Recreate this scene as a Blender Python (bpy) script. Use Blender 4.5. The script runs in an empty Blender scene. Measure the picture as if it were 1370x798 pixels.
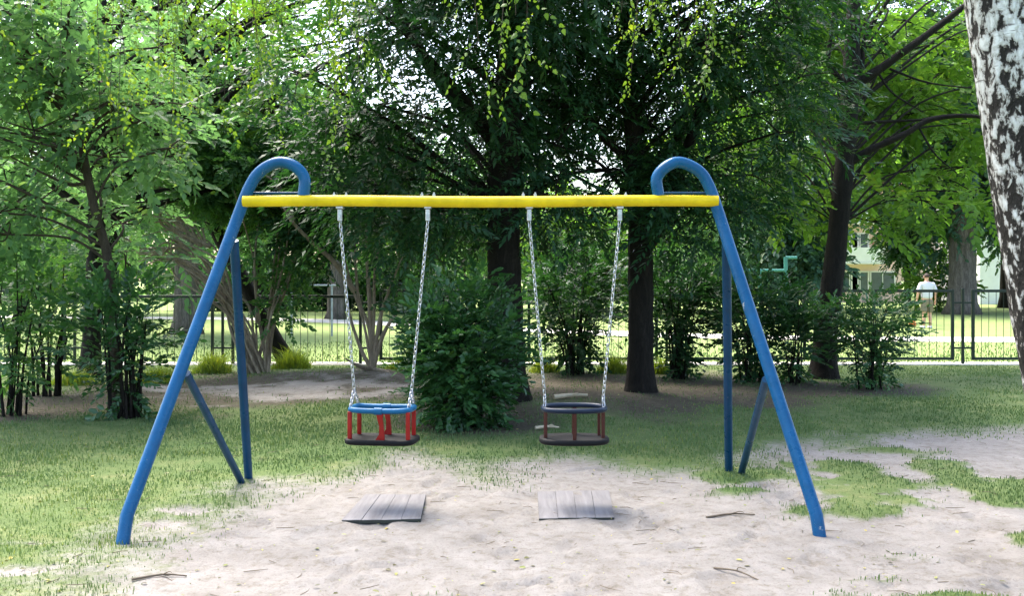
import bpy, math, random
import numpy as np
from mathutils import Vector

random.seed(7)
RNG = np.random.default_rng(11)
PI = math.pi
scene = bpy.context.scene
COL = scene.collection
F = 1250.0            # focal length in photo pixels
CX, HY = 685.0, 375.0  # optical axis column, horizon row
CAM_H = 1.5

def P(px, py, d):
    return np.array([(px - CX) / F * d, d, CAM_H + (HY - py) / F * d])

def G(px, py):
    d = F * CAM_H / (py - HY)
    return np.array([(px - CX) / F * d, d])

# ------------------------------------------------------------------ noise
def vnoise(x, y, seed=0):
    xi = np.floor(x).astype(np.int64); yi = np.floor(y).astype(np.int64)
    xf = x - xi; yf = y - yi
    u = xf * xf * (3 - 2 * xf); v = yf * yf * (3 - 2 * yf)
    def h(a, b):
        n = (a * 374761393 + b * 668265263 + seed * 974634777) & 0x7fffffff
        n = ((n ^ (n >> 13)) * 1274126177) & 0x7fffffff
        n = n ^ (n >> 16)
        return (n & 0xffff) / 65535.0
    return (h(xi, yi) * (1 - u) + h(xi + 1, yi) * u) * (1 - v) + (h(xi, yi + 1) * (1 - u) + h(xi + 1, yi + 1) * u) * v

def fbm(x, y, seed=0, octs=4):
    t = 0; a = 0.5; f = 1.0
    for o in range(octs):
        t = t + a * (vnoise(x * f, y * f, seed + o * 17) - 0.5); a *= 0.5; f *= 2.03
    return t

def gz(x, y):
    x = np.asarray(x, float); y = np.asarray(y, float)
    z = 0.07 * fbm(x * 0.45, y * 0.45, 5, 3) + 0.02 * fbm(x * 2.2, y * 2.2, 9, 3)
    z = z + 0.10 * np.exp(-(((x + 2.6) / 1.5) ** 2 + ((y - 14.6) / 1.3) ** 2))
    z = z + 0.07 * np.exp(-(((x - 0.3) / 2.2) ** 2 + ((y - 12.0) / 1.2) ** 2))
    w = np.clip((16.0 - y) / 1.0, 0, 1)      # flat by the fence and beyond
    return z * w

# ------------------------------------------------------------------ object helpers
def tag(o, label=None, cat=None, group=None, kind=None):
    if label: o['label'] = label
    if cat: o['category'] = cat
    if group: o['group'] = group
    if kind: o['kind'] = kind
    return o

def thing(name, label, cat, loc=(0, 0, 0), group=None, rz=0.0):
    o = bpy.data.objects.new(name, None); COL.objects.link(o)
    o.empty_display_size = 0.2
    o.location = loc; o.rotation_euler = (0, 0, rz)
    return tag(o, label, cat, group)

def rel(pts, org):
    return np.asarray(pts, float) - np.asarray(org, float)

class MB:
    """collects verts / faces"""
    def __init__(self):
        self.v = []; self.f = []; self.n = 0
    def add(self, verts, faces):
        self.v.append(np.asarray(verts, float))
        self.f += [tuple(int(i) + self.n for i in f) for f in faces]
        self.n += len(verts)
    def tube(self, pts, radii, seg=10, cap=True, wob=0.0):
        pts = np.asarray(pts, float); n = len(pts)
        radii = np.broadcast_to(np.asarray(radii, float), (n,))
        T = np.gradient(pts, axis=0)
        T /= np.linalg.norm(T, axis=1, keepdims=True) + 1e-12
        ref = np.array([0, 0, 1.0]) if abs(T[0][2]) < 0.9 else np.array([0, 1.0, 0])
        u = np.cross(T[0], ref); u /= np.linalg.norm(u)
        ang = np.arange(seg) / seg * 2 * PI
        rings = []
        for i in range(n):
            u = u - T[i] * np.dot(u, T[i]); u /= np.linalg.norm(u) + 1e-12
            w = np.cross(T[i], u)
            r = radii[i] * (1 + (wob * (np.random.default_rng(i * 7 + seg).random(seg) - 0.5) if wob else 0))
            rings.append(pts[i] + (np.cos(ang) * r)[:, None] * u + (np.sin(ang) * r)[:, None] * w)
        V = np.concatenate(rings)
        Fs = []
        for i in range(n - 1):
            for k in range(seg):
                k2 = (k + 1) % seg
                Fs.append((i * seg + k, i * seg + k2, (i + 1) * seg + k2, (i + 1) * seg + k))
        if cap:
            Fs.append(tuple(range(seg - 1, -1, -1)))
            Fs.append(tuple((n - 1) * seg + k for k in range(seg)))
        self.add(V, Fs)
        return self
    def ring(self, pts, r, seg=10):
        """closed tube"""
        pts = np.asarray(pts, float); n = len(pts)
        T = np.roll(pts, -1, 0) - np.roll(pts, 1, 0)
        T /= np.linalg.norm(T, axis=1, keepdims=True)
        ang = np.arange(seg) / seg * 2 * PI
        nrm = np.array([0, 0, 1.0])
        if np.ptp(pts[:, 2]) > np.ptp(pts[:, 1]) + 1e-6: nrm = np.array([0, 1.0, 0])
        V = []
        for i in range(n):
            u = np.cross(T[i], nrm); u /= np.linalg.norm(u); w = np.cross(T[i], u)
            V.append(pts[i] + (np.cos(ang) * r)[:, None] * u + (np.sin(ang) * r)[:, None] * w)
        V = np.concatenate(V)
        Fs = []
        for i in range(n):
            j = (i + 1) % n
            for k in range(seg):
                k2 = (k + 1) % seg
                Fs.append((i * seg + k, i * seg + k2, j * seg + k2, j * seg + k))
        self.add(V, Fs)
        return self
    def box(self, lo, hi, c=0.0, rz=0.0, ctr=None):
        """box with small chamfer c on the vertical and horizontal edges"""
        lo = np.array(lo, float); hi = np.array(hi, float)
        if c <= 0:
            x0, y0, z0 = lo; x1, y1, z1 = hi
            V = np.array([(x0, y0, z0), (x1, y0, z0), (x1, y1, z0), (x0, y1, z0), (x0, y0, z1), (x1, y0, z1), (x1, y1, z1), (x0, y1, z1)])
            Fs = [(3, 2, 1, 0), (4, 5, 6, 7), (0, 1, 5, 4), (1, 2, 6, 5), (2, 3, 7, 6), (3, 0, 4, 7)]
        else:
            def loop(x0, y0, x1, y1, z, k):
                return [(x0 + k, y0, z), (x1 - k, y0, z), (x1, y0 + k, z), (x1, y1 - k, z), (x1 - k, y1, z), (x0 + k, y1, z), (x0, y1 - k, z), (x0, y0 + k, z)]
            x0, y0, z0 = lo; x1, y1, z1 = hi
            V = loop(x0 + c, y0 + c, x1 - c, y1 - c, z0, c * .5) + loop(x0, y0, x1, y1, z0 + c, c) + loop(x0, y0, x1, y1, z1 - c, c) + loop(x0 + c, y0 + c, x1 - c, y1 - c, z1, c * .5)
            V = np.array(V)
            Fs = [tuple(range(7, -1, -1)), tuple(range(24, 32))]
            for a in range(3):
                for k in range(8):
                    k2 = (k + 1) % 8
                    Fs.append((a * 8 + k, a * 8 + k2, a * 8 + 8 + k2, a * 8 + 8 + k))
        if rz:
            ct = (lo + hi) / 2 if ctr is None else np.array(ctr, float)
            d = V - ct; cs, sn = math.cos(rz), math.sin(rz)
            V = np.stack([d[:, 0] * cs - d[:, 1] * sn, d[:, 0] * sn + d[:, 1] * cs, d[:, 2]], 1) + ct
        self.add(V, Fs)
        return self
    def build(self, name, mat, parent=None, smooth=True, angle=40):
        me = bpy.data.meshes.new(name)
        me.from_pydata(np.concatenate(self.v).tolist() if self.v else [], [], self.f)
        if smooth:
            me.polygons.foreach_set('use_smooth', [True] * len(me.polygons))
            try: me.set_sharp_from_angle(angle=math.radians(angle))
            except Exception: pass
        me.materials.append(mat); me.update()
        o = bpy.data.objects.new(name, me); COL.objects.link(o)
        if parent: o.parent = parent
        return o

def bez(pts, n=20):
    """Catmull-Rom through points"""
    p = np.asarray(pts, float)
    if len(p) == 2: return p[0] + (p[1] - p[0]) * np.linspace(0, 1, n)[:, None]
    q = np.vstack([2 * p[0] - p[1], p, 2 * p[-1] - p[-2]])
    out = []
    m = max(2, n // (len(p) - 1))
    for i in range(len(p) - 1):
        a, b, c, d = q[i:i + 4]
        for t in np.arange(m) / m:
            out.append(0.5 * ((2 * b) + (c - a) * t + (2 * a - 5 * b + 4 * c - d) * t * t + (3 * b - a - 3 * c + d) * t ** 3))
    out.append(p[-1])
    return np.array(out)

# ------------------------------------------------------------------ materials
def newmat(name):
    m = bpy.data.materials.new(name); m.use_nodes = True
    nt = m.node_tree; nt.nodes.clear()
    return m, nt, nt.nodes, nt.links

def nd(nt, typ, **kw):
    n = nt.nodes.new(typ)
    for k, v in kw.items():
        if k in n.inputs.keys() if isinstance(k, str) else False: n.inputs[k].default_value = v
        else: setattr(n, k, v)
    return n

def ramp(nt, stops, interp='LINEAR'):
    r = nt.nodes.new('ShaderNodeValToRGB'); cr = r.color_ramp; cr.interpolation = interp
    cr.elements[0].position, cr.elements[0].color = stops[0][0], (*stops[0][1], 1)
    cr.elements[1].position, cr.elements[1].color = stops[-1][0], (*stops[-1][1], 1)
    for p, c in stops[1:-1]:
        e = cr.elements.new(p); e.color = (*c, 1)
    return r

def noise(nt, scale, detail=5, rough=.55, coord=None, dist=0.0):
    n = nt.nodes.new('ShaderNodeTexNoise'); n.inputs['Scale'].default_value = scale
    n.inputs['Detail'].default_value = detail; n.inputs['Roughness'].default_value = rough
    n.inputs['Distortion'].default_value = dist
    if coord is not None: nt.links.new(coord, n.inputs['Vector'])
    return n

def mapping(nt, scale=(1, 1, 1), kind='Object'):
    tc = nt.nodes.new('ShaderNodeTexCoord'); mp = nt.nodes.new('ShaderNodeMapping')
    mp.inputs['Scale'].default_value = scale
    nt.links.new(tc.outputs[kind], mp.inputs['Vector'])
    return mp.outputs['Vector']

def mix(nt, fac, a, b, typ='MIX'):
    n = nt.nodes.new('ShaderNodeMix'); n.data_type = 'RGBA'; n.blend_type = typ
    if hasattr(fac, 'node'): nt.links.new(fac, n.inputs[0])
    else: n.inputs[0].default_value = fac
    for i, c in ((6, a), (7, b)):
        if hasattr(c, 'node'): nt.links.new(c, n.inputs[i])
        else: n.inputs[i].default_value = (*c, 1)
    return n.outputs[2]

def out(nt, shader):
    o = nt.nodes.new('ShaderNodeOutputMaterial'); nt.links.new(shader, o.inputs['Surface'])

def bump(nt, h, strength=.3, dist=.01):
    b = nt.nodes.new('ShaderNodeBump'); b.inputs['Strength'].default_value = strength; b.inputs['Distance'].default_value = dist
    nt.links.new(h, b.inputs['Height']); return b.outputs['Normal']

def bsdf(nt, color, rough=.6, spec=.4, metal=0.0, normal=None):
    b = nt.nodes.new('ShaderNodeBsdfPrincipled')
    if hasattr(color, 'node'): nt.links.new(color, b.inputs['Base Color'])
    else: b.inputs['Base Color'].default_value = (*color, 1)
    if hasattr(rough, 'node'): nt.links.new(rough, b.inputs['Roughness'])
    else: b.inputs['Roughness'].default_value = rough
    b.inputs['Specular IOR Level'].default_value = spec
    b.inputs['Metallic'].default_value = metal
    if normal is not None: nt.links.new(normal, b.inputs['Normal'])
    return b

def simple(name, col, rough=.6, var=.25, scale=6, spec=.4, metal=0.0, bmp=.15, stretch=(1, 1, 1)):
    m, nt, N, L = newmat(name)
    c = mapping(nt, stretch)
    n = noise(nt, scale, 6, .6, c)
    lo = tuple(x * (1 - var) for x in col); hi = tuple(min(1, x * (1 + var)) for x in col)
    r = ramp(nt, [(.3, lo), (.7, hi)]); L.new(n.outputs['Fac'], r.inputs['Fac'])
    n2 = noise(nt, scale * 7, 4, .6, c)
    b = bsdf(nt, r.outputs['Color'], rough, spec, metal, bump(nt, n2.outputs['Fac'], bmp, .01))
    out(nt, b.outputs[0]); return m

def paint(name, col, chip=(.35, .36, .36), chip_at=.70, rough=.32, dirt=(.12, .10, .07)):
    """gloss paint on metal: slight fading, scuffs, dirt near the foot"""
    m, nt, N, L = newmat(name)
    c = mapping(nt)
    fade = noise(nt, 5, 6, .65, c)
    r = ramp(nt, [(.3, tuple(x * .82 for x in col)), (.7, tuple(min(1, x * 1.18 + .006) for x in col))])
    L.new(fade.outputs['Fac'], r.inputs['Fac'])
    sc = noise(nt, 21, 7, .72, mapping(nt, (1, 1, .45)))
    rs = ramp(nt, [(chip_at, (0, 0, 0)), (chip_at + .02, (1, 1, 1))]); L.new(sc.outputs['Fac'], rs.inputs['Fac'])
    c1 = mix(nt, rs.outputs['Color'], r.outputs['Color'], chip)
    dn = noise(nt, 9, 5, .6, c)
    dr = ramp(nt, [(.55, (0, 0, 0)), (.75, (.28, .28, .28))]); L.new(dn.outputs['Fac'], dr.inputs['Fac'])
    c2 = mix(nt, dr.outputs['Color'], c1, dirt)
    rr = ramp(nt, [(.3, (rough - .08,) * 3), (.75, (rough + .22,) * 3)]); L.new(dn.outputs['Fac'], rr.inputs['Fac'])
    b = bsdf(nt, c2, rr.outputs['Color'], .25, 0, bump(nt, sc.outputs['Fac'], .05, .004))
    out(nt, b.outputs[0]); return m

def leafmat(name, dark, light, trans=.4, tint=(1.1, 1.2, .5), rough=.48, spec=.35):
    m, nt, N, L = newmat(name)
    at = nt.nodes.new('ShaderNodeAttribute'); at.attribute_name = 'tint'
    r = ramp(nt, [(0, dark), (.75, light), (1.0, (min(1, light[0] * 1.7), light[1] * 1.25, light[2] * .8))])
    L.new(at.outputs['Fac'], r.inputs['Fac'])
    b = bsdf(nt, r.outputs['Color'], rough, spec)
    tcol = mix(nt, 1.0, r.outputs['Color'], tint, 'MULTIPLY')
    t = nt.nodes.new('ShaderNodeBsdfTranslucent'); L.new(tcol, t.inputs['Color'])
    ms = nt.nodes.new('ShaderNodeMixShader'); ms.inputs[0].default_value = trans
    L.new(b.outputs[0], ms.inputs[1]); L.new(t.outputs[0], ms.inputs[2])
    out(nt, ms.outputs[0]); return m

def barkmat(name, lo, hi, scale=9, bmp=.8):
    m, nt, N, L = newmat(name)
    c = mapping(nt, (1, 1, .22))
    n = noise(nt, scale, 8, .7, c, .6)
    v = nt.nodes.new('ShaderNodeTexVoronoi'); v.feature = 'DISTANCE_TO_EDGE'; v.inputs['Scale'].default_value = scale * 1.6
    wv = mix(nt, .5, c, n.outputs['Color'], 'ADD'); L.new(wv, v.inputs['Vector'])
    vr = ramp(nt, [(0, (.45, .45, .45)), (.16, (1, 1, 1))]); L.new(v.outputs['Distance'], vr.inputs['Fac'])
    r = ramp(nt, [(.3, lo), (.72, hi)]); L.new(n.outputs['Fac'], r.inputs['Fac'])
    col = mix(nt, vr.outputs['Color'], tuple(x * .45 for x in lo), r.outputs['Color'])
    hm = nt.nodes.new('ShaderNodeMath'); hm.operation = 'MULTIPLY'
    L.new(vr.outputs['Color'], hm.inputs[0]); L.new(n.outputs['Fac'], hm.inputs[1])
    b = bsdf(nt, col, .85, .2, 0, bump(nt, hm.outputs[0], bmp, .03))
    out(nt, b.outputs[0]); return m

M = {}
M['blue'] = paint('blue_paint', (.0002, .078, .205), chip_at=.655, rough=.24, dirt=(.02, .03, .05))
M['blue_dark'] = paint('dark_blue_paint', (.0005, .040, .105), chip_at=.67, rough=.3, dirt=(.02, .025, .03))  # darker tone of the frame blue, on rear legs, braces and rods
M['yellow'] = paint('yellow_paint', (.70, .49, .003), chip=(.35, .22, .03), chip_at=.67, rough=.38, dirt=(.40, .27, .02))
M['red'] = paint('red_plastic', (.26, .006, .005), chip=(.4, .12, .1), chip_at=.8, dirt=(.10, .01, .01))
M['rust_red'] = paint('faded_red_plastic', (.055, .011, .008), chip=(.15, .05, .03), chip_at=.7)
M['ring_blue'] = paint('ring_blue_plastic', (.0005, .085, .20), chip_at=.8, dirt=(.02, .03, .05))
M['ring_navy'] = paint('ring_navy_plastic', (.002, .010, .028), chip_at=.78, dirt=(.015, .015, .02))
M['rubber'] = simple('black_rubber', (.004, .004, .005), .65, .35, 12, .2)
M['zinc'] = simple('galvanised_steel', (.42, .43, .45), .33, .25, 40, .5, .9, .05)
M['fence'] = simple('fence_green_paint', (.004, .016, .010), .4, .3, 8)
M['court'] = simple('court_green_paint', (.035, .16, .13), .5, .2, 8)
M['pale_metal'] = simple('pale_metal', (.28, .31, .32), .45, .2, 10)
M['bark_dark'] = barkmat('dark_bark', (.007, .006, .005), (.030, .025, .019))
M['bark_grey'] = barkmat('grey_bark', (.07, .06, .05), (.22, .19, .165), 5)
M['bark_tan'] = barkmat('tan_bark', (.17, .13, .095), (.46, .38, .29), 16, .4)
M['bark_brown'] = barkmat('brown_bark', (.03, .024, .016), (.11, .085, .06), 14, .5)
# foliage: species of different green
M['leaf_dark'] = leafmat('dark_leaf', (.010, .038, .016), (.030, .094, .032), .38)
M['leaf_mid'] = leafmat('mid_leaf', (.040, .105, .04), (.09, .20, .07), .52)
M['leaf_light'] = leafmat('light_leaf', (.075, .165, .065), (.145, .28, .115), .6, (1.1, 1.15, .75))
M['leaf_yellow'] = leafmat('yellow_green_leaf', (.060, .14, .026), (.14, .27, .055), .6, (1.15, 1.2, .5))
M['leaf_shrub'] = leafmat('shrub_leaf', (.020, .066, .024), (.052, .145, .047), .34, rough=.36, spec=.55)
M['leaf_blue'] = leafmat('blue_green_leaf', (.022, .060, .036), (.055, .125, .070), .3)
M['leaf_birch'] = leafmat('birch_leaf', (.045, .105, .016), (.125, .225, .035), .5, (1.3, 1.2, .4))
M['tuft'] = leafmat('tuft_grass', (.10, .18, .022), (.24, .33, .055), .45, (1.2, 1.1, .4))
M['grass'] = leafmat('grass_blade', (.066, .120, .042), (.130, .205, .078), .3, (1.1, 1.1, .5))
M['litter'] = leafmat('dry_leaf', (.07, .06, .025), (.22, .24, .08), .15)
M['twig'] = simple('dry_twig', (.11, .085, .06), .9, .4, 20)
M['pale_stick'] = simple('peeled_stick', (.48, .40, .28), .8, .2, 12)

# birch bark: white papery sheets broken by black fissures, darker and rougher near the foot
def birch():
    m, nt, N, L = newmat('birch_bark')
    tc = nt.nodes.new('ShaderNodeTexCoord')
    mp = nt.nodes.new('ShaderNodeMapping'); mp.inputs['Scale'].default_value = (1, 1, .5)
    L.new(tc.outputs['Object'], mp.inputs['Vector']); c = mp.outputs['Vector']
    mp2 = nt.nodes.new('ShaderNodeMapping'); mp2.inputs['Scale'].default_value = (1, 1, .85)
    L.new(tc.outputs['Object'], mp2.inputs['Vector'])
    n = noise(nt, 21, 9, .62, c, .4)
    n2 = noise(nt, 26, 6, .65, mp2.outputs['Vector'], .5)
    sep = nt.nodes.new('ShaderNodeSeparateXYZ'); L.new(tc.outputs['Object'], sep.inputs[0])
    mr = nt.nodes.new('ShaderNodeMapRange'); mr.inputs[1].default_value = 0.2; mr.inputs[2].default_value = 3.2
    mr.inputs[3].default_value = -.13; mr.inputs[4].default_value = .045
    L.new(sep.outputs['Z'], mr.inputs[0])
    a = nt.nodes.new('ShaderNodeMath'); a.operation = 'ADD'; L.new(n.outputs['Fac'], a.inputs[0]); L.new(mr.outputs[0], a.inputs[1])
    mu = nt.nodes.new('ShaderNodeMath'); mu.operation = 'MULTIPLY_ADD'; L.new(n2.outputs['Fac'], mu.inputs[0]); mu.inputs[1].default_value = .36
    L.new(a.outputs[0], mu.inputs[2])
    r = ramp(nt, [(.615, (.014, .012, .010)), (.65, (.045, .038, .032)), (.675, (.22, .20, .18)), (.71, (.46, .45, .43)), (.82, (.66, .66, .66))])
    L.new(mu.outputs[0], r.inputs['Fac'])
    # thin horizontal lenticels
    l3 = nt.nodes.new('ShaderNodeMapping'); l3.inputs['Scale'].default_value = (7, 7, 60); L.new(tc.outputs['Object'], l3.inputs['Vector'])
    n3 = noise(nt, 1.0, 3, .5, l3.outputs['Vector'])
    r3 = ramp(nt, [(.66, (1, 1, 1)), (.72, (.35, .33, .32))]); L.new(n3.outputs['Fac'], r3.inputs['Fac'])
    col = mix(nt, 1.0, r.outputs['Color'], r3.outputs['Color'], 'MULTIPLY')
    hr = ramp(nt, [(.5, (0, 0, 0)), (.66, (.8, .8, .8)), (.8, (1, 1, 1))]); L.new(mu.outputs[0], hr.inputs['Fac'])
    b = bsdf(nt, col, .7, .3, 0, bump(nt, hr.outputs['Color'], .9, .03))
    out(nt, b.outputs[0]); return m
M['birch'] = birch()

# ground: grass / sand / soil and sun-brightened lawn painted by where they lie (vertex masks of the wear), broken up by noise
def groundmat():
    m, nt, N, L = newmat('park_ground')
    c = mapping(nt)
    at = nt.nodes.new('ShaderNodeAttribute'); at.attribute_name = 'wear_sunlit'
    sp = nt.nodes.new('ShaderNodeSeparateColor'); L.new(at.outputs['Color'], sp.inputs[0])
    nb = noise(nt, 3.2, 9, .68, c); nm = noise(nt, 14, 8, .7, c); nf = noise(nt, 70, 6, .7, c); nL = noise(nt, .55, 5, .6, c)
    # sand
    s1 = ramp(nt, [(.28, (.170, .153, .137)), (.5, (.226, .209, .193)), (.74, (.275, .257, .241))]); L.new(nb.outputs['Fac'], s1.inputs['Fac'])
    s2 = ramp(nt, [(.33, (.62, .58, .50)), (.50, (1, 1, 1))]); L.new(nm.outputs['Fac'], s2.inputs['Fac'])
    sand = mix(nt, .75, s1.outputs['Color'], s2.outputs['Color'], 'MULTIPLY')
    s3 = ramp(nt, [(.33, (.40, .36, .30)), (.45, (1, 1, 1))]); L.new(nf.outputs['Fac'], s3.inputs['Fac'])
    sand = mix(nt, .6, sand, s3.outputs['Color'], 'MULTIPLY')
    # turf
    g1 = ramp(nt, [(.3, (.075, .115, .042)), (.5, (.105, .150, .058)), (.7, (.165, .185, .088))]); L.new(nb.outputs['Fac'], g1.inputs['Fac'])
    g2 = ramp(nt, [(.3, (.5, .5, .42)), (.62, (1.0, 1.0, 1.0))]); L.new(nf.outputs['Fac'], g2.inputs['Fac'])
    turf = mix(nt, .8, g1.outputs['Color'], g2.outputs['Color'], 'MULTIPLY')
    gl = ramp(nt, [(.35, (.85, .95, .8)), (.65, (1.15, 1.08, 1.0))]); L.new(nL.outputs['Fac'], gl.inputs['Fac'])
    turf = mix(nt, 1.0, turf, gl.outputs['Color'], 'MULTIPLY')
    lawn = ramp(nt, [(.3, (.13, .19, .055)), (.7, (.22, .27, .10))]); L.new(nb.outputs['Fac'], lawn.inputs['Fac'])  # lawn past the fence: its sunlit brightness is put into a lighter green
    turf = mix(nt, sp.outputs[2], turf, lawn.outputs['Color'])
    # soil
    d1 = ramp(nt, [(.3, (.040, .034, .024)), (.7, (.105, .090, .064))]); L.new(nm.outputs['Fac'], d1.inputs['Fac'])
    def brk(chan, noi, amt, lo, hi):
        a = nt.nodes.new('ShaderNodeMath'); a.operation = 'MULTIPLY_ADD'
        L.new(noi, a.inputs[0]); a.inputs[1].default_value = amt; L.new(chan, a.inputs[2])
        mr = nt.nodes.new('ShaderNodeMapRange'); mr.interpolation_type = 'SMOOTHSTEP'
        mr.inputs[1].default_value = lo + amt * .5; mr.inputs[2].default_value = hi + amt * .5
        L.new(a.outputs[0], mr.inputs[0]); return mr.outputs[0]
    soilf = brk(sp.outputs[1], nm.outputs['Fac'], .9, .2, .8)
    sandf = brk(sp.outputs[0], nm.outputs['Fac'], 1.0, .10, .85)
    col = mix(nt, soilf, turf, d1.outputs['Color'])
    col = mix(nt, sandf, col, sand)
    hb = nt.nodes.new('ShaderNodeMath'); hb.operation = 'ADD'; L.new(nm.outputs['Fac'], hb.inputs[0])
    h2 = nt.nodes.new('ShaderNodeMath'); h2.operation = 'MULTIPLY'; L.new(nf.outputs['Fac'], h2.inputs[0]); h2.inputs[1].default_value = .45
    L.new(h2.outputs[0], hb.inputs[1])
    b = bsdf(nt, col, .92, .15, 0, bump(nt, hb.outputs[0], .55, .04))
    out(nt, b.outputs[0]); return m
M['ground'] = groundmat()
M['concrete'] = simple('pale_concrete', (.50, .47, .43), .85, .2, 3, .2, 0, .3)
M['path'] = simple('pale_path', (.52, .49, .45), .9, .15, 2, .2, 0, .2)

def boardmat():
    m, nt, N, L = newmat('weathered_board')
    c = mapping(nt, (14, 1.1, 6))
    n = noise(nt, 1.6, 8, .65, c, .3)
    r = ramp(nt, [(.28, (.105, .10, .102)), (.5, (.165, .157, .162)), (.75, (.22, .21, .215))]); L.new(n.outputs['Fac'], r.inputs['Fac'])
    d = noise(nt, 7, 6, .6, mapping(nt)); dr = ramp(nt, [(.45, (0, 0, 0)), (.75, (.6, .6, .6))]); L.new(d.outputs['Fac'], dr.inputs['Fac'])
    col = mix(nt, dr.outputs['Color'], r.outputs['Color'], (.20, .185, .172))
    b = bsdf(nt, col, .75, .3, 0, bump(nt, n.outputs['Fac'], .4, .01)); out(nt, b.outputs[0]); return m
M['board'] = boardmat()
M['board_edge'] = simple('board_edge_grey', (.03, .034, .026), .8, .3, 9)

# ------------------------------------------------------------------ foliage
def leaf_quads(kind):
    """one leaf in its own frame: base at origin, along +X, normal +Z, length 1"""
    if kind == 'oval':      # folded on the midrib, 6 verts
        v = np.array([(0, 0, 0), (.35, .26, .06), (.8, .17, .04), (1, 0, -.06), (.8, -.17, .04), (.35, -.26, .06)])
        f = [(0, 1, 2, 3), (0, 3, 4, 5)]
    elif kind == 'birch':
        v = np.array([(0, 0, 0), (.22, .33, .05), (.62, .22, .03), (1, 0, -.08), (.62, -.22, .03), (.22, -.33, .05)])
        f = [(0, 1, 2, 3), (0, 3, 4, 5)]
    else:                   # narrow
        v = np.array([(0, 0, 0), (.4, .18, .03), (1, 0, -.05), (.4, -.18, .03)])
        f = [(0, 1, 2, 3)]
    return v, f

def rot_from(xdir, up):
    """frames (M,3,3) columns x,y,z"""
    x = xdir / (np.linalg.norm(xdir, axis=1, keepdims=True) + 1e-9)
    y = np.cross(up, x); ny = np.linalg.norm(y, axis=1, keepdims=True)
    y = np.where(ny < 1e-4, np.array([1.0, 0, 0]), y / (ny + 1e-9))
    z = np.cross(x, y)
    return np.stack([x, y, z], 2)

def spray(kind, n, length, size, rng, droop=.25, jitter=.5):
    """a twig with n leaves -> verts (n*k,3), faces"""
    lv, lf = leaf_quads(kind)
    V = []; Fs = []
    for i in range(n):
        t = (i + .6) / n
        p = np.array([t * length, 0, -droop * length * t * t])
        side = 1 if i % 2 else -1
        a = side * rng.uniform(.55, 1.25) * (1 - .55 * t)
        d = np.array([[math.cos(a), math.sin(a), -droop * t + rng.normal(0, .25)]])
        up = np.array([[rng.normal(0, jitter * .6), rng.normal(0, jitter * .6), 1.0]])
        R = rot_from(d, up)[0]
        s = size * rng.uniform(.65, 1.2)
        V.append((lv * s) @ R.T + p)
        Fs += [tuple(k + i * len(lv) for k in f) for f in lf]
    return np.concatenate(V), Fs, n

def leaf_mesh(name, mat, parent, pos, dirs, ups, scales, temps, rng, org=(0, 0, 0), obj_name='crown', label=None):
    """many sprays in one mesh"""
    Vs = []; loops = []; sizes = []; tints = []; base = 0
    which = rng.integers(0, len(temps), len(pos))
    for ti, (tv, tf, nl) in enumerate(temps):
        idx = np.where(which == ti)[0]
        if not len(idx): continue
        R = rot_from(dirs[idx], ups[idx])
        W = np.einsum('mij,kj->mki', R, tv) * scales[idx][:, None, None] + (pos[idx] - np.asarray(org))[:, None, :]
        k = len(tv); m = len(idx)
        Vs.append(W.reshape(-1, 3))
        fa = np.array(tf)
        off = base + np.arange(m) * k
        loops.append((fa[None] + off[:, None, None]).reshape(-1))
        sizes.append(np.full(m * len(tf), fa.shape[1]))
        clump = np.clip(rng.normal(.45, .16, m), 0, 1)
        tl = np.clip(clump[:, None] + rng.normal(0, .16, (m, nl)), 0, 1)
        tints.append(np.repeat(tl, k // nl, axis=1).reshape(-1))
        base += m * k
    V = np.concatenate(Vs); Lp = np.concatenate(loops); Sz = np.concatenate(sizes); Tn = np.concatenate(tints)
    return raw_mesh(obj_name, V, Lp, Sz, mat, parent, Tn)

def raw_mesh(name, V, Lp, Sz, mat, parent=None, tint=None, link=True):
    me = bpy.data.meshes.new(name)
    me.vertices.add(len(V)); me.vertices.foreach_set('co', V.astype(np.float32).ravel())
    me.loops.add(len(Lp)); me.loops.foreach_set('vertex_index', Lp.astype(np.int32))
    me.polygons.add(len(Sz))
    st = np.concatenate([[0], np.cumsum(Sz)[:-1]])
    me.polygons.foreach_set('loop_start', st.astype(np.int32))
    if tint is not None:
        a = me.attributes.new('tint', 'FLOAT', 'POINT'); a.data.foreach_set('value', tint.astype(np.float32))
    me.materials.append(mat); me.update(calc_edges=True)
    o = bpy.data.objects.new(name, me)
    if link: COL.objects.link(o)
    if parent: o.parent = parent
    return o

def temps(kind, n, length, size, seed, droop=.25, count=6, jitter=.5):
    r = np.random.default_rng(seed)
    return [spray(kind, n, length, size, r, droop, jitter) for _ in range(count)]

T_LOCUST = temps('narrow', 18, .55, .105, 1, .35)
T_OVAL = temps('oval', 13, .50, .115, 2, .3)
T_MAPLE = temps('oval', 11, .55, .145, 3, .25)
T_SHRUB = temps('oval', 12, .36, .085, 4, .2, jitter=.8)
T_BUSH = temps('oval', 12, .30, .075, 14, .25, jitter=1.0)
T_BIG = temps('oval', 12, 1.0, .27, 5, .3, jitter=.9)
T_BIRCH = temps('birch', 11, .62, .068, 6, .15, jitter=1.2)
T_FAR = temps('oval', 14, 1.1, .24, 8, .3, jitter=.9)

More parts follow.
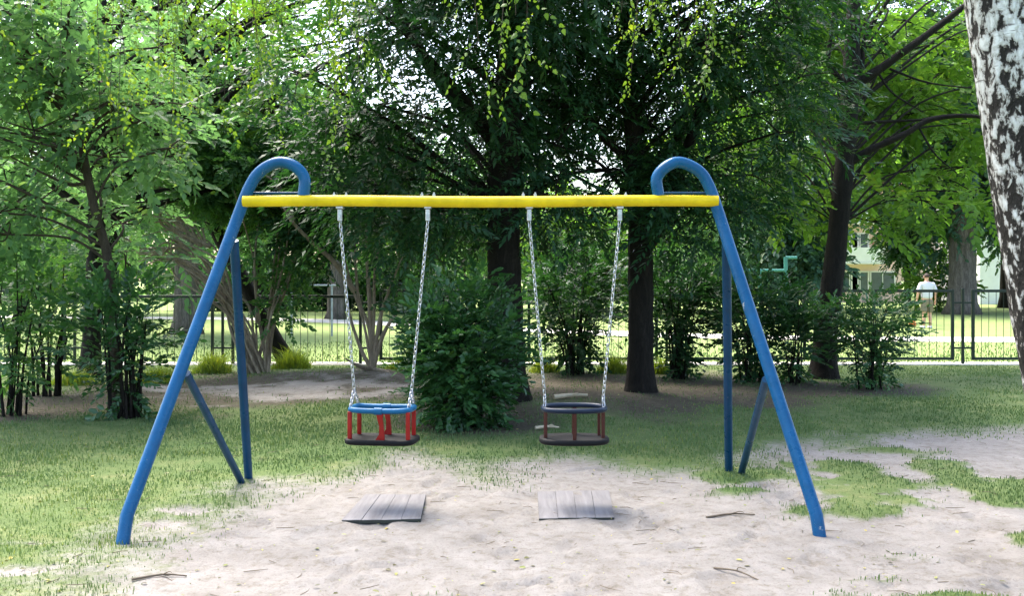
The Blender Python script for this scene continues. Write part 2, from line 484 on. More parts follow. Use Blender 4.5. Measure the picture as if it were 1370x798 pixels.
# open places in the canopy where the sky shows (photo rows/columns with radius), kept clear of sprays
GAPS = [(805, 205, 26, 34), (795, 235, 34, 20), (700, 62, 15, 26), (632, 108, 22, 22), (512, 130, 20, 14), (705, 318, 16, 26), (130, 50, 22, 34),
        (262, 70, 20, 22), (105, 150, 16, 14), (250, 135, 18, 16), (165, 165, 14, 10), (880, 145, 10, 14), (955, 165, 14, 10), (905, 10, 20, 10), (845, 300, 40, 14), (1010, 120, 14, 12)]
def gap_keep(pos, rng, keep=.06, shrink=1.0):
    d = np.maximum(pos[:, 1], .5)
    px = CX + F * pos[:, 0] / d; py = HY - F * (pos[:, 2] - CAM_H) / d
    ok = np.ones(len(pos), bool)
    for gx, gy, rx, ry in GAPS:
        q = ((px - gx) / (rx * shrink)) ** 2 + ((py - gy) / (ry * shrink)) ** 2
        ok &= (q > 1) | (rng.random(len(pos)) < keep)
    return ok

def grow(name, label, cat, base, trunk, radii, clumps, mat_leaf, mat_bark, tmp, seed, per=40, group=None,
         droop=.35, branch_r=.045, seg=12, limbs=(), gaps=True, outward=1.0, twigs=5, scale=(.75, 1.25), kind=None, trunk_name='trunk'):
    """a tree: trunk polyline (world), clumps (cx,cy,cz,rx,ry,rz,weight), extra limbs [(pts,radii)]"""
    rng = np.random.default_rng(seed)
    org = np.array(base, float)
    root = thing(name, label, cat, tuple(org), group)
    tb = MB()
    tp = bez(trunk, 6 * (len(trunk) - 1)); tr = np.interp(np.linspace(0, 1, len(tp)), np.linspace(0, 1, len(radii)), radii)
    # root flare
    fl = np.exp(-(tp[:, 2] - tp[0, 2]) / .16) * .45
    tb.tube(tp - org, tr * (1 + fl), seg, wob=.12)
    trunk_o = tb.build(trunk_name, mat_bark, root, angle=180)
    br = MB(); got = False
    for pts, rr in limbs:
        lp = bez(pts, 8 * (len(pts) - 1)); lr = np.interp(np.linspace(0, 1, len(lp)), np.linspace(0, 1, len(rr)), rr)
        lm = MB(); lm.tube(lp - org, lr, 8, wob=.15)
        lm.build('branch', mat_bark, root, angle=180)
    pos = []; dr = []
    axis_pts = tp
    for (cx, cy, cz, rx, ry, rz, wgt) in clumps:
        c = np.array([cx, cy, cz])
        # branch
        want = cz - .55 * math.hypot(cx - tp[-1][0], cy - tp[-1][1])
        cand = np.argmin(np.abs(axis_pts[:, 2] - max(want, axis_pts[0, 2] + .55 * (axis_pts[-1, 2] - axis_pts[0, 2]) * .6)))
        s = axis_pts[cand]
        L = np.linalg.norm(c - s)
        if L > .25:
            mid = s * .5 + c * .5 + np.array([rng.normal(0, .08 * L), rng.normal(0, .08 * L), .10 * L])
            bp = bez([s, mid, c], 10)
            r0 = min(tr[cand] * .6, branch_r * (0.5 + .35 * L))
            br.tube(bp - org, np.linspace(r0, .012, len(bp)), 6, cap=False); got = True
        n = max(3, int(per * wgt))
        u = rng.normal(0, 1, (n, 3)); u /= np.linalg.norm(u, axis=1, keepdims=True)
        rad = rng.random(n) ** .45
        p = c + u * rad[:, None] * np.array([rx, ry, rz])
        outv = (p - c) / np.array([rx, ry, rz]) * outward + (c - tp[len(tp) // 2]) * np.array([1, 1, .3]) * .18
        d = outv + rng.normal(0, .55, (n, 3)); d[:, 2] = d[:, 2] * .45 - droop * rng.random(n)
        pos.append(p); dr.append(d)
        for k in range(min(twigs, n)):
            e = p[k]
            m2 = c * .45 + e * .55 + rng.normal(0, .06, 3)
            br.tube(bez([c, m2, e], 6) - org, np.linspace(.011, .004, 7), 4, cap=False); got = True
    if got: br.build('branch', mat_bark, root, angle=180)
    pos = np.concatenate(pos); dr = np.concatenate(dr)
    k = pos[:, 2] > org[2] + .1
    if gaps: k &= gap_keep(pos, rng)
    pos, dr = pos[k], dr[k]
    ups = np.stack([rng.normal(0, .4, len(pos)), rng.normal(0, .4, len(pos)), np.ones(len(pos))], 1)
    sc = rng.uniform(*scale, len(pos))
    leaf_mesh('crown', mat_leaf, root, pos, dr, ups, sc, tmp, rng, org)
    return root

def ball_clumps(rng, c, r, n, cr, zmin=None, shell=.5, flat=.7, zmax=None, upw=.6):
    """n clumps through an ellipsoid"""
    o = []
    c = np.array(c); r = np.array(r)
    while len(o) < n:
        u = rng.normal(0, 1, 3); u /= np.linalg.norm(u)
        q = c + u * r * (shell + (1 - shell) * rng.random()) ** 1.0
        if zmin is not None and q[2] < zmin: continue
        if zmax is not None and q[2] > zmax: continue
        k = cr * rng.uniform(.7, 1.3)
        w = 1.0 if q[2] < 5.6 else upw
        o.append((*q, k, k, k * flat, w))
    return o

def shrub(name, label, base, height, radius, nst, mat_leaf, mat_bark, tmp, seed, n_spray=300, bare=.25, group=None, stem_r=.016,
          flat=1.0, lean=(0, 0), scale=(.7, 1.2), cat='shrub', shape=.5, gaps=False, loose=1.0):
    """many stems from one foot, leafy from `bare` of the height up"""
    rng = np.random.default_rng(seed)
    b = np.array([base[0], base[1], float(gz(base[0], base[1]))])
    root = thing(name, label, cat, tuple(b), group)
    st = MB(); ends = []
    for i in range(nst):
        a = rng.uniform(0, 2 * PI); rr = radius * math.sqrt(rng.random()) * .85
        hh = height * (1 - .35 * (rr / radius) ** 2) * rng.uniform(.75, 1.0)
        f = np.array([math.cos(a) * .06 * rng.random() * nst ** .5, math.sin(a) * .06 * rng.random() * nst ** .5, -.05])
        e = np.array([math.cos(a) * rr + lean[0], math.sin(a) * rr * flat + lean[1], hh])
        m1 = f + (e - f) * np.array([.22, .22, .45]) + rng.normal(0, .04, 3)
        pl = bez([f, m1, e], 12)
        st.tube(pl, np.linspace(stem_r * rng.uniform(.7, 1.3), .005, len(pl)), 6, cap=False)
        ends.append(pl)
    st.build('stem', mat_bark, root, angle=180)
    # leaves through an egg-shaped body
    n = n_spray
    u = rng.normal(0, 1, (n, 3)); u /= np.linalg.norm(u, axis=1, keepdims=True)
    rad = rng.random(n) ** .4
    hc = height * (bare + 1) / 2; hr = height * (1 - bare) / 2
    p = u * rad[:, None] * np.array([radius, radius * flat, hr]) + np.array([lean[0] * .6, lean[1] * .6, hc])
    # lumpy outline
    lump = 1 + .38 * fbm(u[:, 0] * 2.2 + seed, u[:, 2] * 2.2 + u[:, 1] * 1.7, seed, 3) * 2 * loose
    p[:, :2] *= lump[:, None]; p[:, 2] = hc + (p[:, 2] - hc) * lump
    # narrower at the foot
    tz = np.clip(p[:, 2] / height, 0, 1)
    p[:, :2] *= (shape + (1 - shape) * np.clip(tz * 2.2, 0, 1))[:, None]
    # a third of the sprays follow the stems
    k = n // 3
    pick = rng.integers(0, nst, k); tt = rng.uniform(bare, 1, k)
    for i in range(k):
        pl = ends[pick[i]]; j = int(tt[i] * (len(pl) - 1)); p[i] = pl[j] + rng.normal(0, .05, 3)
    d = (p - np.array([0, 0, hc * .7])) / radius + rng.normal(0, .5, (n, 3)); d[:, 2] = d[:, 2] * .5 + .1
    ok = p[:, 2] > .06
    if gaps: ok &= gap_keep(p + b, rng)
    p, d = p[ok], d[ok]
    ups = np.stack([rng.normal(0, .5, len(p)), rng.normal(0, .5, len(p)), np.ones(len(p))], 1)
    leaf_mesh('foliage', mat_leaf, root, p, d, ups, rng.uniform(*scale, len(p)), tmp, rng, (0, 0, 0), 'foliage')
    return root

# ------------------------------------------------------------------ ground masks
def world_poly(px):
    return np.array([G(x, y) for x, y in px])

def sd_poly(x, y, poly):
    """signed distance, positive inside"""
    d2 = np.full(x.shape, 1e9); ins = np.zeros(x.shape, bool)
    n = len(poly)
    for i in range(n):
        a = poly[i]; b = poly[(i + 1) % n]
        ex, ey = b - a; wx = x - a[0]; wy = y - a[1]
        t = np.clip((wx * ex + wy * ey) / (ex * ex + ey * ey + 1e-12), 0, 1)
        d2 = np.minimum(d2, (wx - ex * t) ** 2 + (wy - ey * t) ** 2)
        c = ((a[1] > y) != (b[1] > y)) & (x < (b[0] - a[0]) * (y - a[1]) / (b[1] - a[1] + 1e-12) + a[0])
        ins ^= c
    d = np.sqrt(d2)
    return np.where(ins, d, -d)

SAND = world_poly([(-160, 860), (20, 812), (75, 782), (120, 762), (170, 742), (225, 708), (275, 690), (330, 660), (420, 643), (490, 625), (520, 605), (575, 612),
                   (640, 634), (700, 624), (745, 607), (790, 610), (850, 632), (960, 630), (1030, 614), (1075, 594), (1150, 582), (1250, 575), (1370, 569),
                   (1560, 566), (1900, 640), (1700, 860)])
def blob(x, y, px, py, rx, ry):
    c = G(px, py); wx = rx * c[1] / F; wy = ry * c[1] ** 2 / (F * CAM_H)
    return 1 - np.sqrt(((x - c[0]) / wx) ** 2 + ((y - c[1]) / wy) ** 2)
GRASS_SPOTS = [(1065, 685, 80, 20), (1205, 660, 95, 17), (1320, 695, 90, 24), (1140, 625, 45, 11), (1165, 604, 45, 8), (1295, 628, 55, 12),
               (1250, 797, 90, 12), (1340, 803, 60, 10), (980, 640, 40, 8), (1420, 650, 70, 20), (1195, 740, 90, 9), (1235, 605, 40, 5), (1120, 690, 60, 12), (1350, 660, 60, 14), (1270, 720, 70, 9), (1180, 770, 60, 6), (1400, 720, 60, 14), (1250, 645, 160, 22), (1330, 675, 110, 20), (1150, 660, 80, 20)]
SAND_SPOTS = [(245, 682, 45, 7), (55, 725, 60, 8), (20, 760, 60, 10), (225, 700, 40, 6), (330, 524, 130, 13), (430, 520, 120, 15), (510, 528, 50, 8), (215, 520, 50, 8)]
SOIL_SPOTS = [(820, 520, 300, 32), (640, 560, 150, 26), (1120, 522, 160, 12), (80, 540, 150, 26), (520, 515, 120, 22), (330, 520, 240, 28), (980, 535, 120, 16)]
def masks(x, y):
    sd = sd_poly(x, y, SAND)
    s = .5 + sd / 1.1 + fbm(x * 1.6, y * 1.6, 21, 5) * 1.1
    for a in GRASS_SPOTS: s = s - np.clip(blob(x, y, *a) * .7 + .42 + fbm(x * 2.6, y * 2.6, 31, 5) * 1.9, 0, 1.0)
    for a in SAND_SPOTS: s = np.maximum(s, np.clip(blob(x, y, *a) * .9 + .2 + fbm(x * 2.6, y * 2.6, 41, 5) * 2.2, 0, 1))
    d = np.zeros(x.shape)
    for a in SOIL_SPOTS: d = np.maximum(d, np.clip(blob(x, y, *a) * 1.3 + .35 + fbm(x * 1.2, y * 1.2, 51, 5) * 1.1, 0, 1))
    far = (y > 16.35)
    s = np.where(far, 0, s); d = np.where(far, 0, d)
    return np.clip(s, 0, 1), np.clip(d, 0, 1)

def build_ground():
    # one sheet: fine near the swing, coarse out to the horizon
    xs = np.concatenate([[-900, -400, -150, -70, -35, -22, -14], np.arange(-9, -4, .07), np.arange(-4, 5, .035), np.arange(5, 9.001, .07), [14, 22, 35, 70, 150, 400, 900]])
    ys = np.concatenate([[-300, -100, -30, -8, 0, 2], np.arange(3.4, 8, .035), np.arange(8, 16.4, .07), np.arange(16.4, 24, .5), [26, 30, 36, 45, 60, 90, 150, 300, 600, 1200]])
    X, Y = np.meshgrid(xs, ys); nx, ny = len(xs), len(ys)
    fade = np.clip((9.5 - np.abs(X)) / 1.5, 0, 1) * np.clip((Y - 2.5) / 1.5, 0, 1)
    s, d = masks(X, Y)
    Z = gz(X, Y) * fade
    Z = Z - .025 * np.clip(s, 0, 1) * fade * (Y < 10)      # trodden hollow
    # footprints, small scuffs in the sand
    Z = Z + prints(X, Y) * np.clip(s * 1.5 - .3, 0, 1) * fade
    Z = Z + .012 * fbm(X * 5, Y * 5, 61, 3) * fade * s
    V = np.stack([X, Y, Z], 2).reshape(-1, 3)
    i = np.arange(nx * ny).reshape(ny, nx)
    q = np.stack([i[:-1, :-1], i[:-1, 1:], i[1:, 1:], i[1:, :-1]], 2).reshape(-1, 4)
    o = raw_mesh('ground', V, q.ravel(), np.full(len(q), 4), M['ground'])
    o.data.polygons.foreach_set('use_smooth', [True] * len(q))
    a = o.data.attributes.new('wear_sunlit', 'FLOAT_COLOR', 'POINT')
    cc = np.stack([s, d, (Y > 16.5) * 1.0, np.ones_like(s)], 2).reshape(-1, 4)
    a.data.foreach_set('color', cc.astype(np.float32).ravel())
    tag(o, kind='structure')

def ground_z(x, y):
    x = np.asarray(x, float); y = np.asarray(y, float)
    fade = np.clip((9.5 - np.abs(x)) / 1.5, 0, 1) * np.clip((y - 2.5) / 1.5, 0, 1)
    s, _ = masks(x, y)
    return gz(x, y) * fade - .025 * s * fade * (y < 10) + .012 * fbm(x * 5, y * 5, 61, 3) * fade * s
def gz1(x, y): return float(ground_z(np.array([x]), np.array([y]))[0])

def prints(x, y):
    rng = np.random.default_rng(77); z = np.zeros(x.shape)
    for k in range(230):
        cx, cy = rng.uniform(-3, 4.6), rng.uniform(4.1, 7.6); a = rng.uniform(0, PI); L, W = rng.uniform(.09, .15), rng.uniform(.045, .06)
        if rng.random() < .25: L, W = rng.uniform(.12, .3), rng.uniform(.1, .2)
        c, s_ = math.cos(a), math.sin(a)
        u = ((x - cx) * c + (y - cy) * s_) / L; v = (-(x - cx) * s_ + (y - cy) * c) / W
        q = u * u + v * v; dp = rng.uniform(.010, .026)
        z = z + np.where(q < 6, -dp * np.exp(-q * q * .8) + dp * .45 * np.exp(-((np.sqrt(q) - 1.35) / .28) ** 2), 0)
    return z

def blades(name, x, y, h, w, mat, rng, lean=.45, z=None):
    n = len(x)
    if z is None: z = ground_z(x, y)
    a = rng.uniform(0, 2 * PI, n); c, s = np.cos(a), np.sin(a)
    la = rng.uniform(0, 2 * PI, n); lm = h * lean * rng.random(n)
    b0 = np.stack([x - c * w, y - s * w, z - .008], 1); b1 = np.stack([x + c * w, y + s * w, z - .008], 1)
    m = np.stack([x + np.cos(la) * lm * .35, y + np.sin(la) * lm * .35, z + h * .6], 1)
    m0 = m - np.stack([c * w * .7, s * w * .7, 0 * w], 1); m1 = m + np.stack([c * w * .7, s * w * .7, 0 * w], 1)
    t = np.stack([x + np.cos(la) * lm, y + np.sin(la) * lm, z + h * (1 - .25 * rng.random(n))], 1)
    V = np.stack([b0, b1, m1, m0, t], 1).reshape(-1, 3)
    o5 = np.arange(n) * 5
    Lq = np.stack([o5, o5 + 1, o5 + 2, o5 + 3], 1); Lt = np.stack([o5 + 3, o5 + 2, o5 + 4], 1)
    Lp = np.concatenate([np.concatenate([Lq, Lt], 1).ravel()])
    Sz = np.tile([4, 3], n)
    tn = np.clip(.45 + 1.0 * fbm(x * .9, y * .9, 71, 3) + rng.normal(0, .2, n), 0, 1)
    return raw_mesh(name, V, Lp, Sz, mat, None, np.repeat(tn, 5))

build_ground()

def grass():
    rng = np.random.default_rng(5)
    n1 = 330000
    y = 3.9 + (16.3 - 3.9) * rng.random(n1) ** 1.5
    x = (rng.random(n1) * 2 - 1) * (y * .60 + 1.0)
    s, d = masks(x, y)
    dens = np.clip(1.05 - s * 1.12, 0, 1) * (1 - .88 * d) * np.clip(.62 + 2.2 * fbm(x * 1.7, y * 1.7, 81, 4), .06, 1)
    k = rng.random(n1) < dens
    x, y, d = x[k], y[k], d[k]
    h = rng.uniform(.010, .034, len(x)) * (1 + 1.1 * np.clip(fbm(x * 2.5, y * 2.5, 91, 3), -.3, 1)) * np.clip((y / 7.0), .75, 1.15)
    w = rng.uniform(.0022, .0042, len(x)) * np.clip(y / 7, .8, 1.7)
    o = blades('grass', x, y, h, w, M['grass'], rng)
    tag(o, 'short patchy green grass growing around the bare sand under the swings', 'grass', kind='stuff')
    n2 = 14000
    y = 16.7 + 6 * rng.random(n2) ** 1.6; x = (rng.random(n2) * 2 - 1) * (y * .58 + 1)
    o = blades('lawn_grass', x, y, rng.uniform(.03, .08, n2), rng.uniform(.006, .012, n2), M['grass'], rng, z=np.zeros(n2))
    tag(o, 'bright lawn grass of the field beyond the green fence', 'grass', kind='stuff')
grass()

def litter():
    """dry leaves and bits of twig on the sand"""
    rng = np.random.default_rng(15)
    n = 1900
    y = 4.2 + 11 * rng.random(n) ** 1.7; x = (rng.random(n) * 2 - 1) * (y * .58 + .5)
    lv, lf = leaf_quads('oval')
    z = ground_z(x, y) + .006
    d = np.stack([rng.normal(0, 1, n), rng.normal(0, 1, n), rng.normal(0, .15, n)], 1)
    up = np.stack([rng.normal(0, .25, n), rng.normal(0, .25, n), np.ones(n)], 1)
    R = rot_from(d, up); s = .010 + .030 * rng.random(n) ** 2.2
    V = (np.einsum('mij,kj->mki', R, lv) * s[:, None, None] + np.stack([x, y, z], 1)[:, None, :]).reshape(-1, 3)
    fa = np.array(lf); Lp = (fa[None] + (np.arange(n) * len(lv))[:, None, None]).ravel()
    o = raw_mesh('leaf_litter', V, Lp, np.full(n * len(lf), 4), M['litter'], None, np.repeat(rng.random(n), len(lv)))
    tag(o, 'small dry fallen leaves scattered over the sand and turf', 'leaf litter', kind='stuff')
    mb = MB()
    for i in range(130):
        yy = 4.2 + 4.5 * rng.random() ** 1.3; xx = rng.uniform(-1, 1) * (yy * .56)
        a = rng.normal(0, .7) if rng.random() < .7 else rng.uniform(0, PI); L = rng.uniform(.03, .14)
        zz = gz1(xx, yy) + .004
        p = np.array([[xx, yy, zz], [xx + math.cos(a) * L * .5, yy + math.sin(a) * L * .5, zz + .005], [xx + math.cos(a + .3) * L, yy + math.sin(a + .3) * L, zz]])
        mb.tube(p, [.0018, .0022, .001], 4, cap=False)
    o = mb.build('twig_litter', M['twig'])
    tag(o, 'thin bits of dry twig strewn over the pale sand', 'twig litter', kind='stuff')
litter()

def stick(name, label, a, b, r, mat, bend=.02, cat='stick'):
    a = np.array([*a, gz1(*a) + r]); b = np.array([*b, gz1(*b) + r])
    root_o = a
    m = (a + b) / 2 + np.array([bend * .5, bend, .01])
    mb = MB(); mb.tube(bez([a, m, b], 10) - root_o, np.linspace(r, r * .5, 11), 7)
    d = b - a
    mb.tube(bez([m, m + np.array([d[1] * .1 + d[0] * .12, -d[0] * .06, .02]), m + np.array([d[0] * .22, -d[0] * .1, .015])], 6) - root_o, np.linspace(r * .5, r * .2, 7), 5)
    o = mb.build(name, mat); o.location = tuple(root_o)
    tag(o, label, cat)
stick('fallen_twig', 'dark thin twig lying on the sand in front of the left blue leg', G(176, 772), G(250, 765), .007, M['twig'])
stick('fallen_twig', 'dark bent twig on the sand beside the grass patch at the right blue leg', G(945, 692), G(1010, 688), .008, M['twig'])
stick('fallen_twig', 'long thin twig on the sand midway between the right board and the picture bottom', G(955, 758), G(1015, 772), .006, M['twig'])
stick('pale_stick', 'pale peeled stick on the grass showing behind the left post of the right swing', G(716, 577), G(748, 576), .018, M['pale_stick'])
stick('pale_stick', 'pale peeled stick on bare soil just above the navy ring of the right swing', G(741, 541), G(786, 539), .03, M['pale_stick'])

# ------------------------------------------------------------------ strips and path
def ribbon(name, pts, w, z, mat):
    c = bez(np.array([(x, y, 0) for x, y in pts]), 40)
    T = np.gradient(c, axis=0); T /= np.linalg.norm(T, axis=1, keepdims=True)
    nrm = np.stack([-T[:, 1], T[:, 0], 0 * T[:, 0]], 1)
    ww = w * (1 + .08 * np.sin(np.arange(len(c)) * 1.7))[:, None] / 2
    a = c + nrm * ww; b = c - nrm * ww
    mb = MB(); V = np.concatenate([a, b]); n = len(c)
    V[:, 2] = z
    mb.add(V, [(i, n + i, n + i + 1, i + 1) for i in range(n - 1)])
    o = mb.build(name, mat); tag(o, kind='structure')
mbk = MB(); mbk.box((-26, 16.42, -.1), (26, 16.86, .022), .012)
o = mbk.build('concrete_strip', M['concrete']); tag(o, kind='structure')
ribbon('path', [(34, 24), (20, 23.4), (11, 23.5), (4, 25.5), (-3, 31), (-9, 35.5), (-18, 37.5), (-34, 38)], 2.0, .008, M['path'])

# ------------------------------------------------------------------ fence
def fence():
    D = 16.5; per = 198 / F * D; w = per - .31
    x0 = (1288 - CX) / F * D
    root = thing('fence', 'dark green steel bar fence with framed panels across the park behind the swings', 'fence', (x0, D, 0))
    top, bot = 1.335, .085
    for i in range(-8, 4):
        xp = x0 + i * per
        drop = -.10 if i in (-5, -6) else 0.0
        po = MB(); po.box((xp - x0 - .022, -.022, -.3), (xp - x0 + .022, .022, top + .02 + drop), .004)
        pobj = po.build('post', M['fence'], root, angle=30)
        for zz in (.30, 1.10):
            bk = MB(); bk.box((xp - x0 - .155, -.014, zz - .016), (xp - x0 + .155, .014, zz + .016), .003)
            bk.build('bracket', M['fence'], pobj, angle=30)
        a = xp - x0 + .155; b = a + w
        fr = MB()
        fr.box((a, -.02, bot + drop), (a + .052, .02, top + drop), .004); fr.box((b - .052, -.02, bot + drop), (b, .02, top + drop), .004)
        fr.box((a + .053, -.019, top - .052 + drop), (b - .053, .019, top - .002 + drop), .004); fr.box((a + .053, -.019, bot + .002 + drop), (b - .053, .019, bot + .048 + drop), .004)
        fo = fr.build('panel', M['fence'], root, angle=30)
        bars = MB(); nb = int(round((w - .09) / .132))
        for k in range(1, nb):
            xb = a + .045 + (w - .09) * k / nb
            bars.tube([(xb, 0, bot + .046 + drop), (xb, 0, (bot + top) / 2), (xb, 0, top - .046 + drop)], .0055, 6, cap=False)
        bars.build('bars', M['fence'], fo, angle=180)
fence()

# ------------------------------------------------------------------ swing frame
DB = 6.2
BAR_Z = P(640, 269.5, DB)[2]
def swing_frame():
    org = np.array([P(643, 270, DB)[0], DB, 0])
    root = thing('swing_frame', 'blue tubular playground swing frame with hooked tops and a yellow crossbar', 'swing frame', tuple(org))
    bl = P(325.5, 269.5, DB - .02); brt = P(960.5, 269.5, DB - .02)
    n = 60
    t = np.linspace(0, 1, n)
    bar = np.stack([bl[0] + (brt[0] - bl[0]) * t, np.full(n, DB - .02), bl[2] + (brt[2] - bl[2]) * t + .004 * np.sin(t * 9)], 1)
    mb = MB(); mb.tube(bar - org, .0375, 20); mb.build('crossbar', M['yellow'], root, angle=50)
    for sgn in (-1, 1):
        if sgn < 0:
            foot = P(162, 722, 5.40); ank = P(170, 690, 5.46); top = P(318, 290, 6.19); e0 = bl
            hook = [P(334, 250, 6.215), P(349, 229, 6.22), P(372, 217.5, 6.215), P(393, 222, 6.2), P(407, 238, 6.2), P(406, 262, 6.2)]
            rf = P(333, 640, 7.07); rt = P(313, 322, 6.22); bf = P(325, 645, 6.95); bt = P(249, 500, 5.86); rod = (P(330, 258.5, 6.24), P(402, 258.5, 6.24))
        else:
            foot = P(1099, 714, 5.52); ank = P(1092.2, 690, 5.553); top = P(963, 290, 6.19); e0 = brt
            hook = [P(949, 250, 6.215), P(935, 229, 6.22), P(911, 217.5, 6.215), P(893, 222, 6.2), P(879, 238, 6.2), P(881, 262, 6.2)]
            rf = P(975, 627, 7.35); rt = P(972, 322, 6.24); bf = P(991, 629, 7.28); bt = P(1025, 508, 5.95); rod = (P(957, 258.5, 6.24), P(885, 258.5, 6.24))
        fz = gz1(foot[0], foot[1]); foot[2] = fz - .06
        leg = np.vstack([[foot], [ank], ank + (top - ank) * np.linspace(.08, .999, 26)[:, None]])
        hk = bez([top] + hook, 60)[1:]
        pts = np.vstack([leg, hk]) - org
        r = np.full(len(pts), .0385)
        mb = MB(); mb.tube(pts, r, 20); mb.build('leg', M['blue'], root, angle=60)
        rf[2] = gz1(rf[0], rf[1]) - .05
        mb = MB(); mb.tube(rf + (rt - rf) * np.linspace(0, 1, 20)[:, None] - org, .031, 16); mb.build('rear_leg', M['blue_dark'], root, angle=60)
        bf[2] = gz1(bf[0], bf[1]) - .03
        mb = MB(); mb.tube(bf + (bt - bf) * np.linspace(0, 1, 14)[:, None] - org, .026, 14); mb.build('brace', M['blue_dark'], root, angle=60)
        a, b = rod
        mb = MB(); mb.tube(a + (b - a) * np.linspace(0, 1, 6)[:, None] - org, .009, 8); mb.build('rod', M['blue_dark'], root, angle=60)
swing_frame()

# ------------------------------------------------------------------ swings
def stadium(a, b, n=14):
    """link outline: half length a, half width b, in XZ plane along Z"""
    pts = []
    for k in range(n):
        t = 2 * PI * k / n; c, s = math.cos(t), math.sin(t)
        pts.append((b * c, 0, b * s + (a - b) * (1 if s > 0 else -1) * (0 if abs(s) < 1e-9 else 1)))
    return np.array(pts)

def chain(mb, p, q, pitch=.031, wire=.0034, sag=.0):
    p = np.array(p, float); q = np.array(q, float); L = np.linalg.norm(q - p); n = max(2, int(round(L / pitch)))
    d = (q - p) / L
    ref = np.array([0, 1.0, 0]); x = np.cross(ref, d); x /= np.linalg.norm(x); y = np.cross(d, x)
    st = stadium(pitch * .5 + wire * 1.6, .0095, 12)
    one = MB(); one.ring(st, wire, 6); lv = np.concatenate(one.v); lf = one.f
    for i in range(n):
        c = p + (q - p) * (i + .5) / n + np.array([0, 0, -sag * math.sin(PI * (i + .5) / n)])
        a = PI / 4 + (PI / 2 if i % 2 else 0)
        u = x * math.cos(a) + y * math.sin(a); v = -x * math.sin(a) + y * math.cos(a)
        W = c + lv[:, :1] * u + lv[:, 1:2] * v + lv[:, 2:3] * d
        mb.add(W, lf)

def superell(w, d, n, k=48, z=0.0):
    t = np.arange(k) / k * 2 * PI; c, s = np.cos(t), np.sin(t)
    return np.stack([w * np.sign(c) * np.abs(c) ** (2 / n), d * np.sign(s) * np.abs(s) ** (2 / n), np.full(k, z)], 1)

def slab(mb, w, d, n, z0, z1, c=.008):
    ls = [superell(w - c, d - c, n, z=z0), superell(w, d, n, z=z0 + c), superell(w, d, n, z=z1 - c), superell(w - c, d - c, n, z=z1), superell(w * .8, d * .8, n, z=z1 - .003)]
    k = 48; V = np.concatenate(ls); Fs = [tuple(range(k - 1, -1, -1)), tuple(range(4 * k, 5 * k))]
    for a in range(4):
        for i in range(k):
            j = (i + 1) % k; Fs.append((a * k + i, a * k + j, a * k + k + j, a * k + k + i))
    mb.add(V, Fs)

